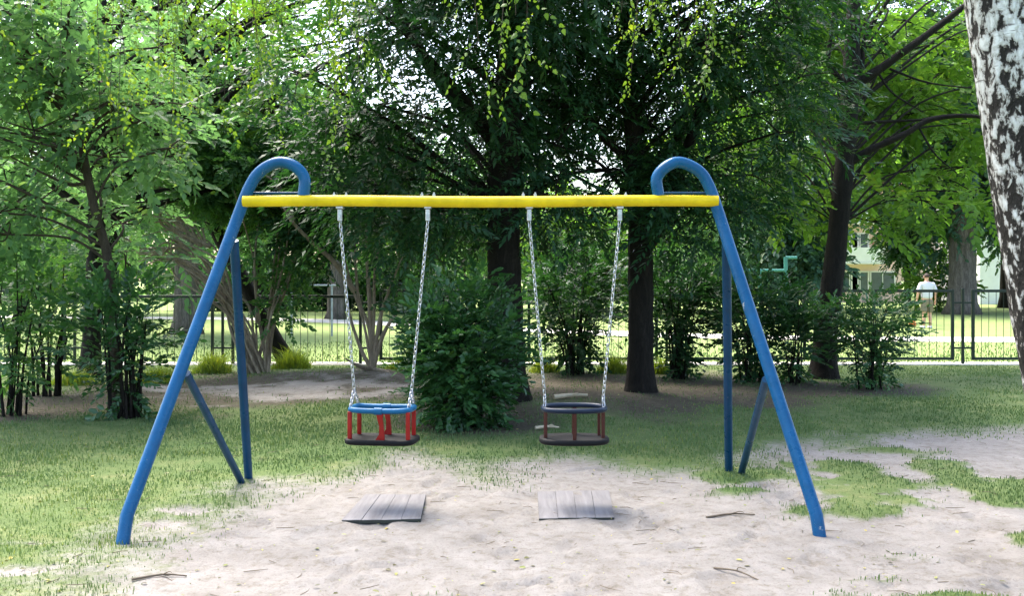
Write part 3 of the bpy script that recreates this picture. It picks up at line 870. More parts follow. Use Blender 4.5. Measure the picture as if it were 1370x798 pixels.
def swing(name, label, cx_px, hang_px, ring_px, kind, yaw):
    seat_z = P(0, 588, DB)[2]; ring_z = P(0, 546.5, DB)[2]
    x = P(cx_px, 0, DB)[0]
    org = np.array([x, DB, 0.0])
    root = thing(name, label, 'swing', tuple(org), 'toddler swings hanging from the yellow bar')
    cs, sn = math.cos(yaw), math.sin(yaw)
    def R(p):
        p = np.atleast_2d(np.asarray(p, float)); return np.stack([p[:, 0] * cs - p[:, 1] * sn, p[:, 0] * sn + p[:, 1] * cs, p[:, 2]], 1)
    def addrot(mb):
        mb.v = [R(v) for v in mb.v]; return mb
    mb = MB()
    if kind == 'a': slab(mb, .236, .155, 4.5, seat_z - .02, seat_z + .016)
    else: slab(mb, .232, .165, 2.7, seat_z - .02, seat_z + .016)
    addrot(mb).build('seat', M['rubber'], root, angle=50)
    zr = ring_z
    if kind == 'a':
        rp = superell(.202, .112, 5, 64, zr)
        rp[:, 2] -= .006 * (1 - (np.abs(rp[:, 0]) / .202) ** 2)
        mb = MB(); mb.ring(rp, .0185, 12); addrot(mb); ro = mb.build('safety_ring', M['ring_blue'], root, angle=180)
        for yy in (-.112, .112):
            mb = MB(); mb.tube([(-.026, yy, zr - .006), (0, yy, zr - .006), (.026, yy, zr - .006)], .0245, 12)
            addrot(mb).build('coupler', M['ring_blue'], ro, angle=50)
        for (px_, py_) in ((-.195, -.098), (-.188, .098), (.195, -.098), (.188, .098)):
            mb = MB(); mb.box((px_ - .0135, py_ - .011, seat_z + .012), (px_ + .0135, py_ + .011, zr - .012), .004); addrot(mb)
            mb.build('post', M['red'], root, angle=30)
        for yy, lean_ in ((-.112, .012), (.112, .0)):
            # waisted centre guard with a foot
            mb = MB(); zz = np.array([zr - .014, zr - .05, zr - .10, seat_z + .05, seat_z + .03, seat_z + .013]); ww = np.array([.026, .018, .014, .017, .024, .030])
            V = []; bow = [0, .0, .010, .012, .006, 0]
            for z_, w_, b_ in zip(zz, ww, bow):
                xo = lean_ + b_
                V += [(xo - w_, yy - .009, z_), (xo + w_, yy - .009, z_), (xo + w_, yy + .009, z_), (xo - w_, yy + .009, z_)]
            Fs = [(0, 1, 2, 3), tuple(20 + k for k in (3, 2, 1, 0))]
            for a in range(5):
                for k in range(4):
                    k2 = (k + 1) % 4; Fs.append((a * 4 + k2, a * 4 + k, a * 4 + 4 + k, a * 4 + 4 + k2))
            mb.add(V, Fs); addrot(mb); mb.build('post', M['red'], root, angle=40)
        ends = [[(-.195, -.085, zr + .012), (-.19, .085, zr + .012)], [(.195, -.085, zr + .012), (.19, .085, zr + .012)]]
    else:
        rp = superell(.204, .125, 2.4, 64, zr)
        rp[:, 2] += np.where(rp[:, 1] < 0, -.004, .004)
        mb = MB(); mb.ring(rp, .0175, 12); mb.build('safety_ring', M['ring_navy'], root, angle=180)
        for (px_, py_, w_, mt) in ((-.190, -.03, .012, 'rust_red'), (.190, -.03, .012, 'rust_red'), (-.004, -.12, .012, 'rust_red'), (.010, .12, .016, 'rust_red'), (.172, .07, .010, 'rust_red')):
            mb = MB(); mb.box((px_ - w_, py_ - .011, seat_z + .012), (px_ + w_, py_ + .011, zr - .012), .004); mb.build('post', M[mt], root, angle=30)
        ends = [[(-.196, -.02, zr + .012), (-.188, .035, zr + .012)], [(.196, -.02, zr + .012), (.188, .035, zr + .012)]]
    for k in (0, 1):
        h = P(hang_px[k], 295, DB) - org
        e = R(ends[k]); j = e.mean(0) + np.array([0, 0, .075 if kind == 'a' else .035]) + (h - e.mean(0)) * .03
        mb = MB(); chain(mb, h, j)
        chain(mb, j, e[0], .024, .0034); chain(mb, j, e[1], .024, .0034)
        mb.build('chain', M['zinc'], root, angle=180)
        bz = BAR_Z - .038
        mb = MB()
        mb.box((h[0] - .015, -.016, h[2] - .005), (h[0] + .015, .016, bz - .012), .004)
        mb.box((h[0] - .024, -.03, bz - .012), (h[0] + .024, .03, bz + .004), .003)
        mb.tube([(h[0], -.024, h[2] + .02), (h[0], .024, h[2] + .02)], .008, 8)
        mb.build('hanger', M['zinc'], root, angle=30)
        for dx in (-.04, .04):
            mb = MB(); zt = BAR_Z + .036
            mb.tube([(h[0] + dx, 0, zt - .01), (h[0] + dx, 0, zt + .012)], .010, 6); mb.tube([(h[0] + dx, 0, zt + .012), (h[0] + dx, 0, zt + .024)], .005, 6)
            mb.build('bolt', M['zinc'], root, angle=30)
swing('toddler_swing', 'toddler swing with bright blue ring, red posts and black seat hanging on the left', 512, (455, 572.5), None, 'a', math.radians(-7))
swing('toddler_swing', 'toddler swing with dark navy oval ring and faded rust red posts hanging on the right', 768, (708, 829), None, 'b', 0)

# ------------------------------------------------------------------ boards under the swings
def board(label, fl, fr, br_, bl_, th, tilt=0.0):
    c = (np.array(fl) + fr + br_ + bl_) / 4
    z0 = max(gz1(*(np.array(fl) * (1 - u) * (1 - v) + np.array(fr) * u * (1 - v) + np.array(br_) * u * v + np.array(bl_) * (1 - u) * v)) for u in np.linspace(0, 1, 6) for v in np.linspace(0, 1, 6)) - .010
    root = thing('ground_board', label, 'board', (c[0], c[1], z0), 'weathered boards lying under the swings')
    npl = 4
    for i in range(npl):
        a, b = i / npl + .0012, (i + 1) / npl - .0012
        f0 = fl + (fr - fl) * a; f1 = fl + (fr - fl) * b; b0 = bl_ + (br_ - bl_) * a; b1 = bl_ + (br_ - bl_) * b
        j = RNG.normal(0, .003); zt = th + RNG.normal(0, .0015)
        V = []
        for (p, s) in ((f0, -1), (f1, -1), (b1, 1), (b0, 1)):
            q = p - c; V.append((q[0], q[1] + j, 0))
        e = .004
        ctr = np.mean(np.array(V), 0)
        for p in list(V): V.append((p[0], p[1], zt - e))
        for p in V[:4]:
            q = np.array(p) + (ctr - np.array(p)) * .02; V.append((q[0], q[1], zt))
        Fs = [(3, 2, 1, 0), (8, 9, 10, 11)]
        for a_ in (0, 4):
            for k in range(4):
                k2 = (k + 1) % 4; Fs.append((a_ + k, a_ + k2, a_ + 4 + k2, a_ + 4 + k))
        mb = MB(); mb.add(V, Fs)
        po = mb.build('plank', M['board'], root, smooth=False)
        po.data.materials.append(M['board_edge'])
        mi = [0] * len(po.data.polygons)
        for k in range(2, 6): mi[k] = 1
        po.data.polygons.foreach_set('material_index', mi)
    return root
board('weathered grey plank board lying skewed on the sand under the left swing', G(457, 699), G(563, 696.5), G(570, 664), G(489, 664), .026)
board('weathered grey plank board lying square on the sand under the right swing', G(721, 694), G(822, 693), G(815, 657), G(719, 658), .018)

# ------------------------------------------------------------------ trees inside the fence
def rngs(s): return np.random.default_rng(s)

# tree with the thick dark trunk behind the left swing's right chain
a0 = G(681, 541); A = np.array([a0[0], a0[1], gz1(*a0)])
ta = [A + [0, 0, -.1], A + [-.02, 0, .5], A + [-.06, .05, 1.8], A + [-.03, .1, 3.4], A + [.1, .1, 5.2], A + [.2, .0, 7.5]]
cl = ball_clumps(rngs(1), A + [-.25, .2, 4.9], (2.5, 2.3, 3.6), 66, .72, zmin=2.15, shell=.35)
cl += [(-1.6, 10.9, 2.35, .65, .5, .45, 1), (-.9, 10.8, 2.3, .6, .5, .4, 1), (-.75, 11.2, 2.9, .7, .6, .5, 1), (.5, 10.8, 2.45, .5, .45, .45, .8), (-1.9, 11.2, 3.2, .7, .6, .5, 1)]
grow('dark_tree', 'dark leafy tree with a thick straight trunk rising behind the rounded green bush', 'tree', A, ta, [.235, .215, .2, .18, .15, .08], cl,
     M['leaf_dark'], M['bark_dark'], T_LOCUST, 101, per=66, branch_r=.03,
     limbs=[([A + [-.04, .05, 3.0], P(590, 110, 11.3), P(553, 50, 11.2), P(525, -15, 11.1), P(505, -80, 11)], [.10, .075, .065, .055, .04]),
            ([P(553, 52, 11.2), P(510, 62, 11.0), P(470, 85, 10.9), P(440, 120, 10.8)], [.035, .028, .02, .012])])

# forked dark tree right of the right swing
b0 = G(857, 529); B = np.array([b0[0], b0[1], gz1(*b0)])
tb_ = [B + [0, 0, -.1], B + [0, 0, .6], B + [.0, .03, 1.95], B + [-.08, .05, 3.3], B + [-.25, .1, 5.2], B + [-.3, .1, 7.5]]
cl = ball_clumps(rngs(2), B + [.35, .3, 4.9], (2.35, 2.3, 3.5), 62, .70, zmin=2.2, shell=.35)
cl += [(2.1, 11.6, 2.15, .55, .45, .4, .8), (2.75, 11.8, 2.4, .6, .5, .4, .9), (1.0, 11.7, 2.35, .5, .45, .35, .7), (3.2, 12.4, 2.9, .6, .5, .5, .8)]
grow('forked_tree', 'dark leafy tree whose trunk forks low, standing right of the right swing', 'tree', B, tb_, [.185, .165, .16, .11, .09, .05], cl,
     M['leaf_dark'], M['bark_dark'], T_LOCUST, 102, per=60, branch_r=.03,
     limbs=[([B + [.02, .03, 1.8], P(880, 300, 12.2), P(900, 240, 12.1), P(930, 170, 12.1), P(955, 80, 12)], [.12, .10, .08, .06, .04]),
            ([B + [-.05, .03, 2.9], P(815, 190, 12.1), P(770, 145, 12.0), P(700, 130, 11.9)], [.07, .055, .04, .02])])

# leaning tree on the right with long dark limbs
c0 = G(1102, 507); C_ = np.array([c0[0], c0[1], gz1(*c0)])
tc_ = [C_ + [-.02, 0, -.1], P(1106, 440, 14.2), P(1120, 320, 14.2), P(1130, 215, 14.1), P(1138, 110, 14.1), P(1143, 0, 14.1), P(1155, -140, 14.1)]
cl = ball_clumps(rngs(3), (6.2, 16.2, 5.4), (3.4, 1.6, 2.9), 54, .78, zmin=2.7, shell=.3)
cl += [(4.3, 14.9, 2.7, .7, .5, .35, .8), (5.3, 15.0, 2.75, .7, .5, .3, .8), (6.4, 14.6, 2.75, .8, .6, .3, .8), (7.3, 14.8, 2.9, .8, .6, .4, .8), (3.9, 14.9, 3.3, .8, .6, .5, .8), (5.75, 15.0, 2.45, .4, .4, .25, .6), (3.5, 14.8, 4.5, .8, .7, .6, .8), (7.0, 16.3, 3.4, 1.0, .7, .6, 1), (8.2, 16.4, 4.0, 1.0, .7, .7, 1), (6.0, 16.3, 4.0, 1.0, .7, .7, 1), (7.6, 16.6, 5.2, 1.0, .7, .7, 1)]
grow('leaning_tree', 'slender dark trunked leaning tree with long bare limbs and bright yellow green leaves', 'tree', C_, tc_, [.215, .17, .15, .14, .13, .10, .05], cl,
     M['leaf_yellow'], M['bark_dark'], T_MAPLE, 103, per=30, branch_r=.012,
     limbs=[([P(1136, 118, 14.1), P(1165, 100, 14.0), P(1205, 72, 13.9), P(1255, 35, 13.8), P(1310, -8, 13.7)], [.09, .07, .06, .05, .035]),
            ([P(1128, 222, 14.1), P(1165, 200, 14), P(1210, 180, 13.9), P(1245, 160, 13.9), P(1300, 155, 13.8), P(1350, 168, 13.7)], [.075, .055, .045, .04, .03, .015]),
            ([P(1132, 166, 14.1), P(1180, 163, 14.1), P(1240, 160, 14.0)], [.03, .025, .015]),
            ([P(1127, 190, 14.1), P(1108, 168, 14.0), P(1103, 152, 14), P(1080, 142, 13.9), P(1055, 128, 13.9)], [.07, .055, .05, .035, .02]),
            ([P(1134, 118, 14.1), P(1118, 98, 14), P(1108, 80, 14), P(1114, 30, 14), P(1118, -20, 14)], [.05, .04, .035, .03, .02]),
            ([P(1137, 110, 14.1), P(1152, 90, 14.1), P(1158, 50, 14.1), P(1185, 5, 14), P(1215, -40, 14)], [.05, .04, .035, .03, .02]),
            ([P(1175, 98, 14), P(1195, 125, 13.9), P(1235, 150, 13.9)], [.018, .014, .008]),
            ([P(1190, 92, 14), P(1240, 110, 13.9), P(1300, 118, 13.8)], [.02, .015, .008]),
            ([P(1230, 172, 13.9), P(1250, 205, 13.8), P(1280, 232, 13.8)], [.016, .012, .007])])

# young thin tree on the left: dark crooked stem above the left shrubs
l0 = G(158, 556); Lf = np.array([l0[0], l0[1], gz1(*l0)])
tl = [Lf + [0, 0, -.05], P(155, 480, 10.4), P(148, 400, 10.4), P(143, 340, 10.4), P(128, 285, 10.4), P(112, 210, 10.4), P(98, 140, 10.4), P(90, 40, 10.4), P(85, -60, 10.4)]
cl = ball_clumps(rngs(4), (-5.3, 10.5, 3.65), (1.4, 1.4, 2.0), 44, .55, zmin=2.15, shell=.25)
cl += [(-5.5, 10.2, 2.0, .5, .45, .4, 1), (-3.9, 10.6, 3.0, .45, .45, .35, .7), (-4.3, 10.4, 1.7, .35, .35, .25, .5)]
grow('young_tree', 'young light green tree with a thin crooked stem rising from a dense dark shrub', 'tree', Lf, tl, [.06, .06, .055, .05, .048, .042, .035, .02, .01], cl,
     M['leaf_light'], M['bark_brown'], T_OVAL, 104, per=17, branch_r=.02,
     limbs=[([P(98, 140, 10.4), P(75, 128, 10.3), P(40, 112, 10.2), P(5, 95, 10.1)], [.024, .02, .015, .008]),
            ([P(104, 190, 10.4), P(85, 182, 10.3), P(40, 177, 10.2)], [.018, .014, .008]),
            ([P(118, 245, 10.4), P(90, 246, 10.3), P(50, 228, 10.2), P(15, 210, 10.1)], [.02, .016, .012, .007])])

# lime behind the left shrubs, bright
n0 = np.array([-6.6, 14.6, 0.0])
tn = [n0 + [0, 0, -.1], n0 + [.1, 0, 2.0], n0 + [.1, .1, 4.5], n0 + [.2, .1, 7.5]]
cl = ball_clumps(rngs(5), n0 + [.5, .3, 4.9], (2.9, 2.0, 3.4), 58, .75, zmin=2.5, shell=.3)
grow('lime_tree', 'broad light green tree filling the left edge behind the young tree', 'tree', n0, tn, [.15, .13, .10, .05], cl, M['leaf_light'], M['bark_dark'], T_MAPLE, 105, per=11)
n0 = np.array([-3.7, 15.8, 0.0])
tn = [n0 + [0, 0, -.1], P(262, 250, 15.8), P(240, 145, 15.8), P(224, 85, 15.8), P(215, -30, 15.8)]
cl = ball_clumps(rngs(6), (-4.0, 15.9, 5.2), (2.6, 1.7, 3.0), 46, .72, zmin=2.6, shell=.3)
grow('park_tree', 'yellow green tree with a leaning dark stem seen above the left blue hook', 'tree', n0, tn, [.13, .12, .11, .10, .07], cl, M['leaf_yellow'], M['bark_dark'], T_OVAL, 106, per=13)

# ------------------------------------------------------------------ the birch at the right: trunk, high limbs, hanging twigs over the swing
def birch_tree():
    rng = rngs(8)
    DBi = 4.9
    base = np.array([P(1478, 0, DBi)[0], DBi, 0.0]); base[2] = gz1(base[0], base[1])
    root = thing('birch_tree', 'birch tree with white bark and black fissures standing close by', 'tree', tuple(base))
    zs = np.linspace(-.1, 8.5, 170)
    cxs = base[0] - .165 * zs * np.clip(1.0 - .02 * zs, .7, 1); cys = np.full_like(zs, DBi) + .03 * zs
    seg = 96; ang = np.arange(seg) / seg * 2 * PI
    rb = np.interp(zs, [-.1, .15, .6, 3, 8.5], [.33, .265, .235, .205, .08])
    V = []
    for i, z in enumerate(zs):
        nn = fbm(ang * 3.2 / 1.0 + 9, np.full(seg, z * 2.2), 131, 4); n2 = fbm(np.cos(ang) * 6 + 20, np.sin(ang) * 6 + z * 5, 141, 3)
        rough_ = np.clip(1.6 - z * .4, .4, 1.6)
        r = rb[i] * (1 + .10 * n2 * rough_ + .05 * nn)
        V.append(np.stack([cxs[i] + np.cos(ang) * r, cys[i] + np.sin(ang) * r, np.full(seg, z + base[2])], 1) - base)
    V = np.concatenate(V); i = np.arange(len(zs) * seg).reshape(len(zs), seg); j = np.roll(i, -1, 1)
    q = np.stack([i[:-1], j[:-1], j[1:], i[1:]], 2).reshape(-1, 4)
    o = raw_mesh('trunk', V, q.ravel(), np.full(len(q), 4), M['birch'], root)
    o.data.polygons.foreach_set('use_smooth', [True] * len(q))
    # limbs above the frame reaching over the playground
    br = MB(); pos = []; dr = []
    ends = [(-3.6, 6.6, 5.2), (-2.4, 7.2, 5.4), (-3.2, 5.2, 5.0), (-1.0, 6.2, 5.0), (0.0, 5.0, 4.9), (1.0, 6.9, 5.2), (1.6, 7.6, 5.2), (-.6, 3.6, 5.2), (1.6, 3.0, 5.4), (3.9, 6.6, 5.6), (4.4, 4.2, 5.6), (.4, 8.0, 5.6), (-1.6, 2.6, 5.6), (3.2, 2.2, 6.0), (-4.6, 7.8, 5.6)]
    for k, e in enumerate(ends):
        zst = 3.6 + .22 * k; s = np.array([base[0] - .165 * zst * .93, DBi + .03 * zst, zst]); e = np.array(e)
        mid = s * .5 + e * .5 + np.array([0, 0, .7])
        lp = bez([s, mid, e], 20); br.tube(lp - base, np.linspace(.045, .014, len(lp)), 7, cap=False)
        # leafy canopy above, out of view, thickened to shade the sand
        for _ in range(64):
            t = rng.uniform(.25, 1.08); b_ = lp[min(int(t * (len(lp) - 1)), len(lp) - 1)]
            p = b_ + rng.normal(0, 1, 3) * np.array([.75, .75, .35]) + np.array([0, 0, .5])
            pos.append(p); dr.append(rng.normal(0, 1, 3) * np.array([1, 1, .3]) + np.array([0, 0, -.5]))
    # hanging twigs: (photo column of the tip, row of the tip, depth)
    hang = [(668, 78, 4.3), (640, 55, 4.3), (690, 20, 4.4), (705, 70, 5.2)]
    for _ in range(46): hang.append((rng.uniform(130, 480), rng.uniform(-60, 235) * rng.random() ** .4, rng.uniform(6.0, 8.2)))
    for _ in range(17): hang.append((rng.uniform(830, 1010), rng.uniform(-70, 115), rng.uniform(5.6, 7.4)))
    for _ in range(5): hang.append((rng.uniform(1030, 1250), rng.uniform(-80, -10), rng.uniform(5.6, 7.4)))
    for _ in range(6): hang.append((rng.uniform(500, 640), rng.uniform(-90, -10), rng.uniform(6, 7.8)))
    for _ in range(8): hang.append((rng.uniform(-60, 130), rng.uniform(-40, 120), rng.uniform(6, 8)))
    for hx, hy, hd in hang:
        tip = P(hx, hy, hd); topz = 5.0 + .5 * rng.random()
        tp = np.array([tip[0] + rng.normal(.35, .25), tip[1] + rng.normal(-.1, .25), topz])
        pl = bez([tp, tp * .5 + tip * .5 + np.array([-.1, 0, .25]), tip], 16)
        br.tube(pl - base, np.linspace(.005, .0015, len(pl)), 4, cap=False)
        for q_ in range(1, len(pl)):
            for _ in range(2):
                if pl[q_][2] > 5.2 and rng.random() < .5: continue
                if rng.random() < .35: continue
                pos.append(pl[q_] + rng.normal(0, .03, 3)); dr.append(np.array([rng.normal(0, .5), rng.normal(0, .5), -.9]))
    br.build('branch', M['bark_brown'], root, angle=180)
    pos = np.array(pos); dr = np.array(dr)
    ups = rng.normal(0, 1, (len(pos), 3))
    small = rng.uniform(.30, .62, len(pos)) * np.where(pos[:, 2] > 5.2, 2.0, 1.0)
    leaf_mesh('crown', M['leaf_birch'], root, pos, dr, ups, small, T_BIRCH, rng, base)
birch_tree()

# ------------------------------------------------------------------ shrubs
g = G(12, 557); shrub('shrub', 'dark multi stemmed shrub farthest from the swing frame beside an open bare stemmed shrub', g, 1.9, .55, 12, M['leaf_mid'], M['bark_dark'], T_SHRUB, 201, 160, .24)
g = G(66, 530); shrub('shrub', 'open shrub with several bare dark stems, second from the left edge', g, 2.1, .66, 11, M['leaf_mid'], M['bark_dark'], T_SHRUB, 202, 150, .42, stem_r=.026)
g = G(160, 560); shrub('shrub', 'dense dark shrub around the foot of the young crooked tree', g, 1.55, .44, 18, M['leaf_shrub'], M['bark_dark'], T_SHRUB, 203, 175, .16, stem_r=.022, loose=1.3)
g = G(622, 572); shrub('rounded_bush', 'large rounded dark green bush on the grass between the two swings', g, 1.44, .55, 20, M['leaf_shrub'], M['bark_dark'], T_BUSH, 204, 1150, .03, shape=.88, loose=.95, cat='bush', scale=(.6, 1.3), lean=(-.08, 0))
g = G(690, 560); 
g = G(768, 501); shrub('shrub', 'dark shrub on bare soil between the two dark trunks', g, 2.15, .90, 16, M['leaf_dark'], M['bark_dark'], T_SHRUB, 205, 600, .2, stem_r=.022)
g = G(905, 506); shrub('shrub', 'dark shrub just right of the forked tree in front of the fence', g, 1.95, .62, 14, M['leaf_dark'], M['bark_dark'], T_SHRUB, 206, 430, .2, stem_r=.022)
g = G(1008, 512); shrub('shrub', 'dark shrub standing behind the right blue legs', g, 1.6, .62, 14, M['leaf_dark'], M['bark_dark'], T_SHRUB, 207, 400, .22)
g = G(1058, 515); shrub('shrub', 'thin low shrub left of the leaning trunk by the fence', g, 1.2, .36, 9, M['leaf_shrub'], M['bark_dark'], T_SHRUB, 208, 150, .28)
g = G(1163, 521); shrub('shrub', 'small fan shaped shrub standing alone between the leaning trunk and the walking person', g, 1.32, .58, 16, M['leaf_shrub'], M['bark_dark'], T_SHRUB, 209, 430, .27, stem_r=.013, shape=.3, scale=(.55, .9))

def stems_shrub(name, label, base, stems, clumps, mat_leaf, mat_bark, tmp, seed, per, rr=(.03, .008)):
    rng = rngs(seed); b = np.array([base[0], base[1], gz1(*base)])
    root = thing(name, label, 'shrub', tuple(b))
    for pts in stems:
        lp = bez(pts, 24); mb = MB()
        mb.tube(lp - b, np.linspace(rr[0] * rng.uniform(.6, 1.2), rr[1], len(lp)), 7, cap=False, wob=.15)
        mb.build('stem', mat_bark, root, angle=180)
    pos = []; dr = []
    for (cx, cy, cz, r1, r2, r3, w) in clumps:
        n = int(per * w); u = rng.normal(0, 1, (n, 3)); u /= np.linalg.norm(u, axis=1, keepdims=True)
        p = np.array([cx, cy, cz]) + u * (rng.random(n) ** .45)[:, None] * np.array([r1, r2, r3])
        d = u * .8 + rng.normal(0, .6, (n, 3)); d[:, 2] = d[:, 2] * .5 - .2
        pos.append(p); dr.append(d)
    pos = np.concatenate(pos); dr = np.concatenate(dr); k = gap_keep(pos, rng); pos, dr = pos[k], dr[k]
    ups = np.stack([rng.normal(0, .5, len(pos)), rng.normal(0, .5, len(pos)), np.ones(len(pos))], 1)
    leaf_mesh('foliage', mat_leaf, root, pos, dr, ups, rng.uniform(.75, 1.25, len(pos)), tmp, rng, b, 'foliage')

def arching():
    rng = rngs(31); g = G(347, 502); d0 = g[1]
    f = np.array([g[0], g[1], gz1(*g)])
    st = []
    for k in range(20):      # bare stems bowing over to the left
        tx = rng.uniform(150, 235); ty = rng.uniform(318, 380) ; py_ = rng.uniform(285, 345)
        dd = d0 + rng.normal(0, .25)
        st.append([f + np.array([rng.normal(-.05, .1), rng.normal(0, .08), -.03]), P(320 + rng.normal(0, 8), 430 + rng.normal(0, 10), d0), P(282 + rng.normal(0, 10), py_ + 55, dd), P(232 + rng.normal(0, 10), py_ + 22, dd), P(tx, ty - 8 + rng.normal(0, 8), dd - .2)])
    for k in range(8):       # upright stems
        a = rng.uniform(-.6, .8)
        st.append([f + np.array([rng.normal(.08, .12), rng.normal(0, .1), -.03]), f + np.array([a * .3, rng.normal(0, .1), .8]), f + np.array([a * .7, rng.normal(0, .2), 1.7]), f + np.array([a * .9, rng.normal(0, .3), 2.8])])
    for k in range(9):       # long wands
        st.append([P(265 + rng.normal(0, 12), 330, d0), P(235 + rng.normal(0, 15), 300, d0), P(205 + rng.normal(0, 15), 285 + rng.normal(0, 8), d0 - .1)])
    cl = ball_clumps(rng, (-4.3, 15.2, 3.2), (1.35, .8, .9), 24, .45, zmin=2.5, shell=.3)
    cl += [(-3.75, 14.9, 1.5, .4, .4, .5, .9), (-3.55, 14.8, 1.05, .3, .3, .35, .5), (-3.9, 15.1, 2.0, .5, .4, .4, .9), (-3.35, 14.9, 1.75, .35, .35, .4, .7)]
    stems_shrub('arching_shrub', 'tall shrub with many bare tan stems arching over behind the left blue legs', g, st, cl, M['leaf_mid'], M['bark_tan'], T_SHRUB, 32, 62, (.03, .008))
arching()
def bare_stems():
    rng = rngs(33); g = G(498, 503); d0 = g[1]; f = np.array([g[0], g[1], gz1(*g)])
    st = [[f, P(486, 430, d0), P(470, 380, d0), P(452, 310, d0), P(440, 250, d0)], [f, P(495, 420, d0), P(490, 330, d0), P(487, 260, d0)],
          [f, P(500, 430, d0), P(503, 350, d0), P(520, 300, d0), P(528, 240, d0)], [f, P(508, 430, d0), P(520, 390, d0), P(540, 340, d0)],
          [f, P(484, 470, d0), P(470, 430, d0), P(464, 400, d0), P(455, 350, d0)],
          [P(474, 390, d0), P(448, 352, d0 - .2), P(415, 322, d0 - .4), P(385, 288, d0 - .6), P(372, 250, d0 - .7), P(352, 232, d0 - .8)],
          [P(392, 298, d0 - .55), P(386, 275, d0 - .6), P(370, 240, d0 - .7)],
          [f, P(512, 450, d0), P(530, 420, d0), P(552, 395, d0)], [f, P(494, 440, d0), P(480, 400, d0), P(475, 330, d0), P(478, 270, d0)], [f, P(520, 500, d0 - .2), P(540, 520, d0 - .8)], [f, P(480, 490, d0 - .3), P(462, 480, d0 - .5)]]
    cl = ball_clumps(rng, (-2.55, 14.9, 3.1), (1.35, .9, 1.15), 30, .5, zmin=2.0, shell=.25)
    cl += [(-1.85, 14.7, 1.8, .35, .35, .4, .5), (-1.6, 14.6, 1.2, .4, .4, .4, .5), (-2.9, 14.6, 2.0, .4, .4, .35, .6)]
    stems_shrub('bare_stemmed_shrub', 'tall shrub with bare pale stems spreading upward just behind the left swing', g, st, cl, M['leaf_dark'], M['bark_tan'], T_SHRUB, 34, 62, (.042, .01))
bare_stems()

# yellow-green grass clumps along the fence
def clump(label, px, py, w, h, n, seed):
    rng = rngs(seed); g = G(px, py); aa = rng.uniform(0, 2 * PI, n); q = rng.random(n) ** .75 * (1 + .22 * np.sin(aa * 3 + seed) + .12 * np.sin(aa * 7)); x = g[0] + w * .75 * q * np.cos(aa); y = g[1] + w * .5 * q * np.sin(aa)
    hh = h * rng.uniform(.35, 1.15, n) * (1.02 - .75 * np.clip(q, 0, 1.2) ** 1.6)
    o = blades('grass_clump', x, y, hh, rng.uniform(.004, .009, n), M['tuft'], rng, lean=1.35)
    co = np.array([g[0], g[1], gz1(*g)])
    v = np.empty(len(o.data.vertices) * 3, np.float32); o.data.vertices.foreach_get('co', v); v = (v.reshape(-1, 3) - co).astype(np.float32)
    o.data.vertices.foreach_set('co', v.ravel()); o.location = tuple(co)
    tag(o, label, 'grass clump', 'yellow green grass clumps along the fence')
clump('tall yellow green grass clump between the left blue leg and the rear leg', 285, 500, .42, .42, 900, 41)
clump('tall yellow green grass clump beside the foot of the arching shrub', 392, 496, .45, .46, 900, 42)
clump('low yellow green clump left of the left blue leg', 215, 512, .5, .30, 800, 43)
clump('low yellow green clump at the foot of the second shrub from the left', 100, 515, .5, .26, 700, 44)
clump('yellow green clump right of the thick dark trunk', 728, 498, .35, .34, 600, 45)
clump('yellow green clump between the middle dark shrub and the forked trunk', 822, 499, .42, .36, 700, 46)
clump('yellow green clump at the foot of the shrub right of the forked tree', 885, 500, .3, .34, 500, 47)
clump('low yellow green clump at the foot of the shrub with bare pale stems', 540, 500, .4, .25, 500, 48)

# ------------------------------------------------------------------ beyond the fence: trees
def far_tree(name, label, x, y, h, r, tr, mat, bark, seed, zmin=1.6, n=34, per=26, cr=None, tmp=None, zc=None, tz=None, gaps=True):
    rng = rngs(seed); b = np.array([x, y, 0.0])
    cr = cr or r * .34
    zc = zc or (h + zmin) / 2
    t = [b + [0, 0, -.1], b + [0, 0, h * .25], b + [rng.normal(0, .15), 0, h * .55], b + [rng.normal(0, .3), 0, h * .9]]
    cl = ball_clumps(rng, (x, y, zc), (r, r * .8, (h - zmin) / 2), n, cr, zmin=zmin, shell=.4, upw=1.0)
    return grow(name, label, 'tree', b, t, [tr, tr * .85, tr * .6, tr * .2], cl, mat, bark, tmp or T_FAR, seed, per=per, branch_r=.07, twigs=0, gaps=gaps)
def X(px, d): return (px - CX) / F * d
far_tree('old_tree', 'old tree with a thick grey trunk on the lawn seen behind the left blue leg', X(250, 26), 26, 11.5, 3.6, .36, M['leaf_light'], M['bark_grey'], 301, zmin=2.6, n=46, per=28)
far_tree('old_tree', 'pale trunked tree at the lawn edge seen beside the left chain', X(449, 36), 36, 9, 2.6, .34, M['leaf_dark'], M['bark_grey'], 302, zmin=2.2, n=26)
far_tree('old_tree', 'old tree with a very broad grey trunk beside the walking person', X(1287, 41), 41, 15, 4.6, .62, M['leaf_blue'], M['bark_grey'], 303, zmin=2.9, n=70, per=44)
far_tree('background_tree', 'pale green tree far behind the left edge shrubs', X(30, 34), 34, 13, 4.2, .25, M['leaf_light'], M['bark_dark'], 304, zmin=1.2, n=30)
far_tree('background_tree', 'mid green tree far behind the young crooked tree', X(150, 40), 40, 11.5, 4.0, .25, M['leaf_mid'], M['bark_dark'], 305, zmin=1.2, n=30)
far_tree('background_tree', 'light green tree far behind the arching shrub', X(345, 44), 44, 13, 4.4, .3, M['leaf_light'], M['bark_dark'], 306, zmin=1.6, n=30)
far_tree('background_tree', 'dark tree far behind the bare stemmed shrub', X(540, 42), 42, 9.5, 4.0, .3, M['leaf_mid'], M['bark_dark'], 307, zmin=1.2, n=40)
far_tree('background_tree', 'light green tree far behind the thick dark trunk', X(690, 48), 48, 8.0, 3.6, .3, M['leaf_light'], M['bark_dark'], 308, zmin=1.2, n=36)
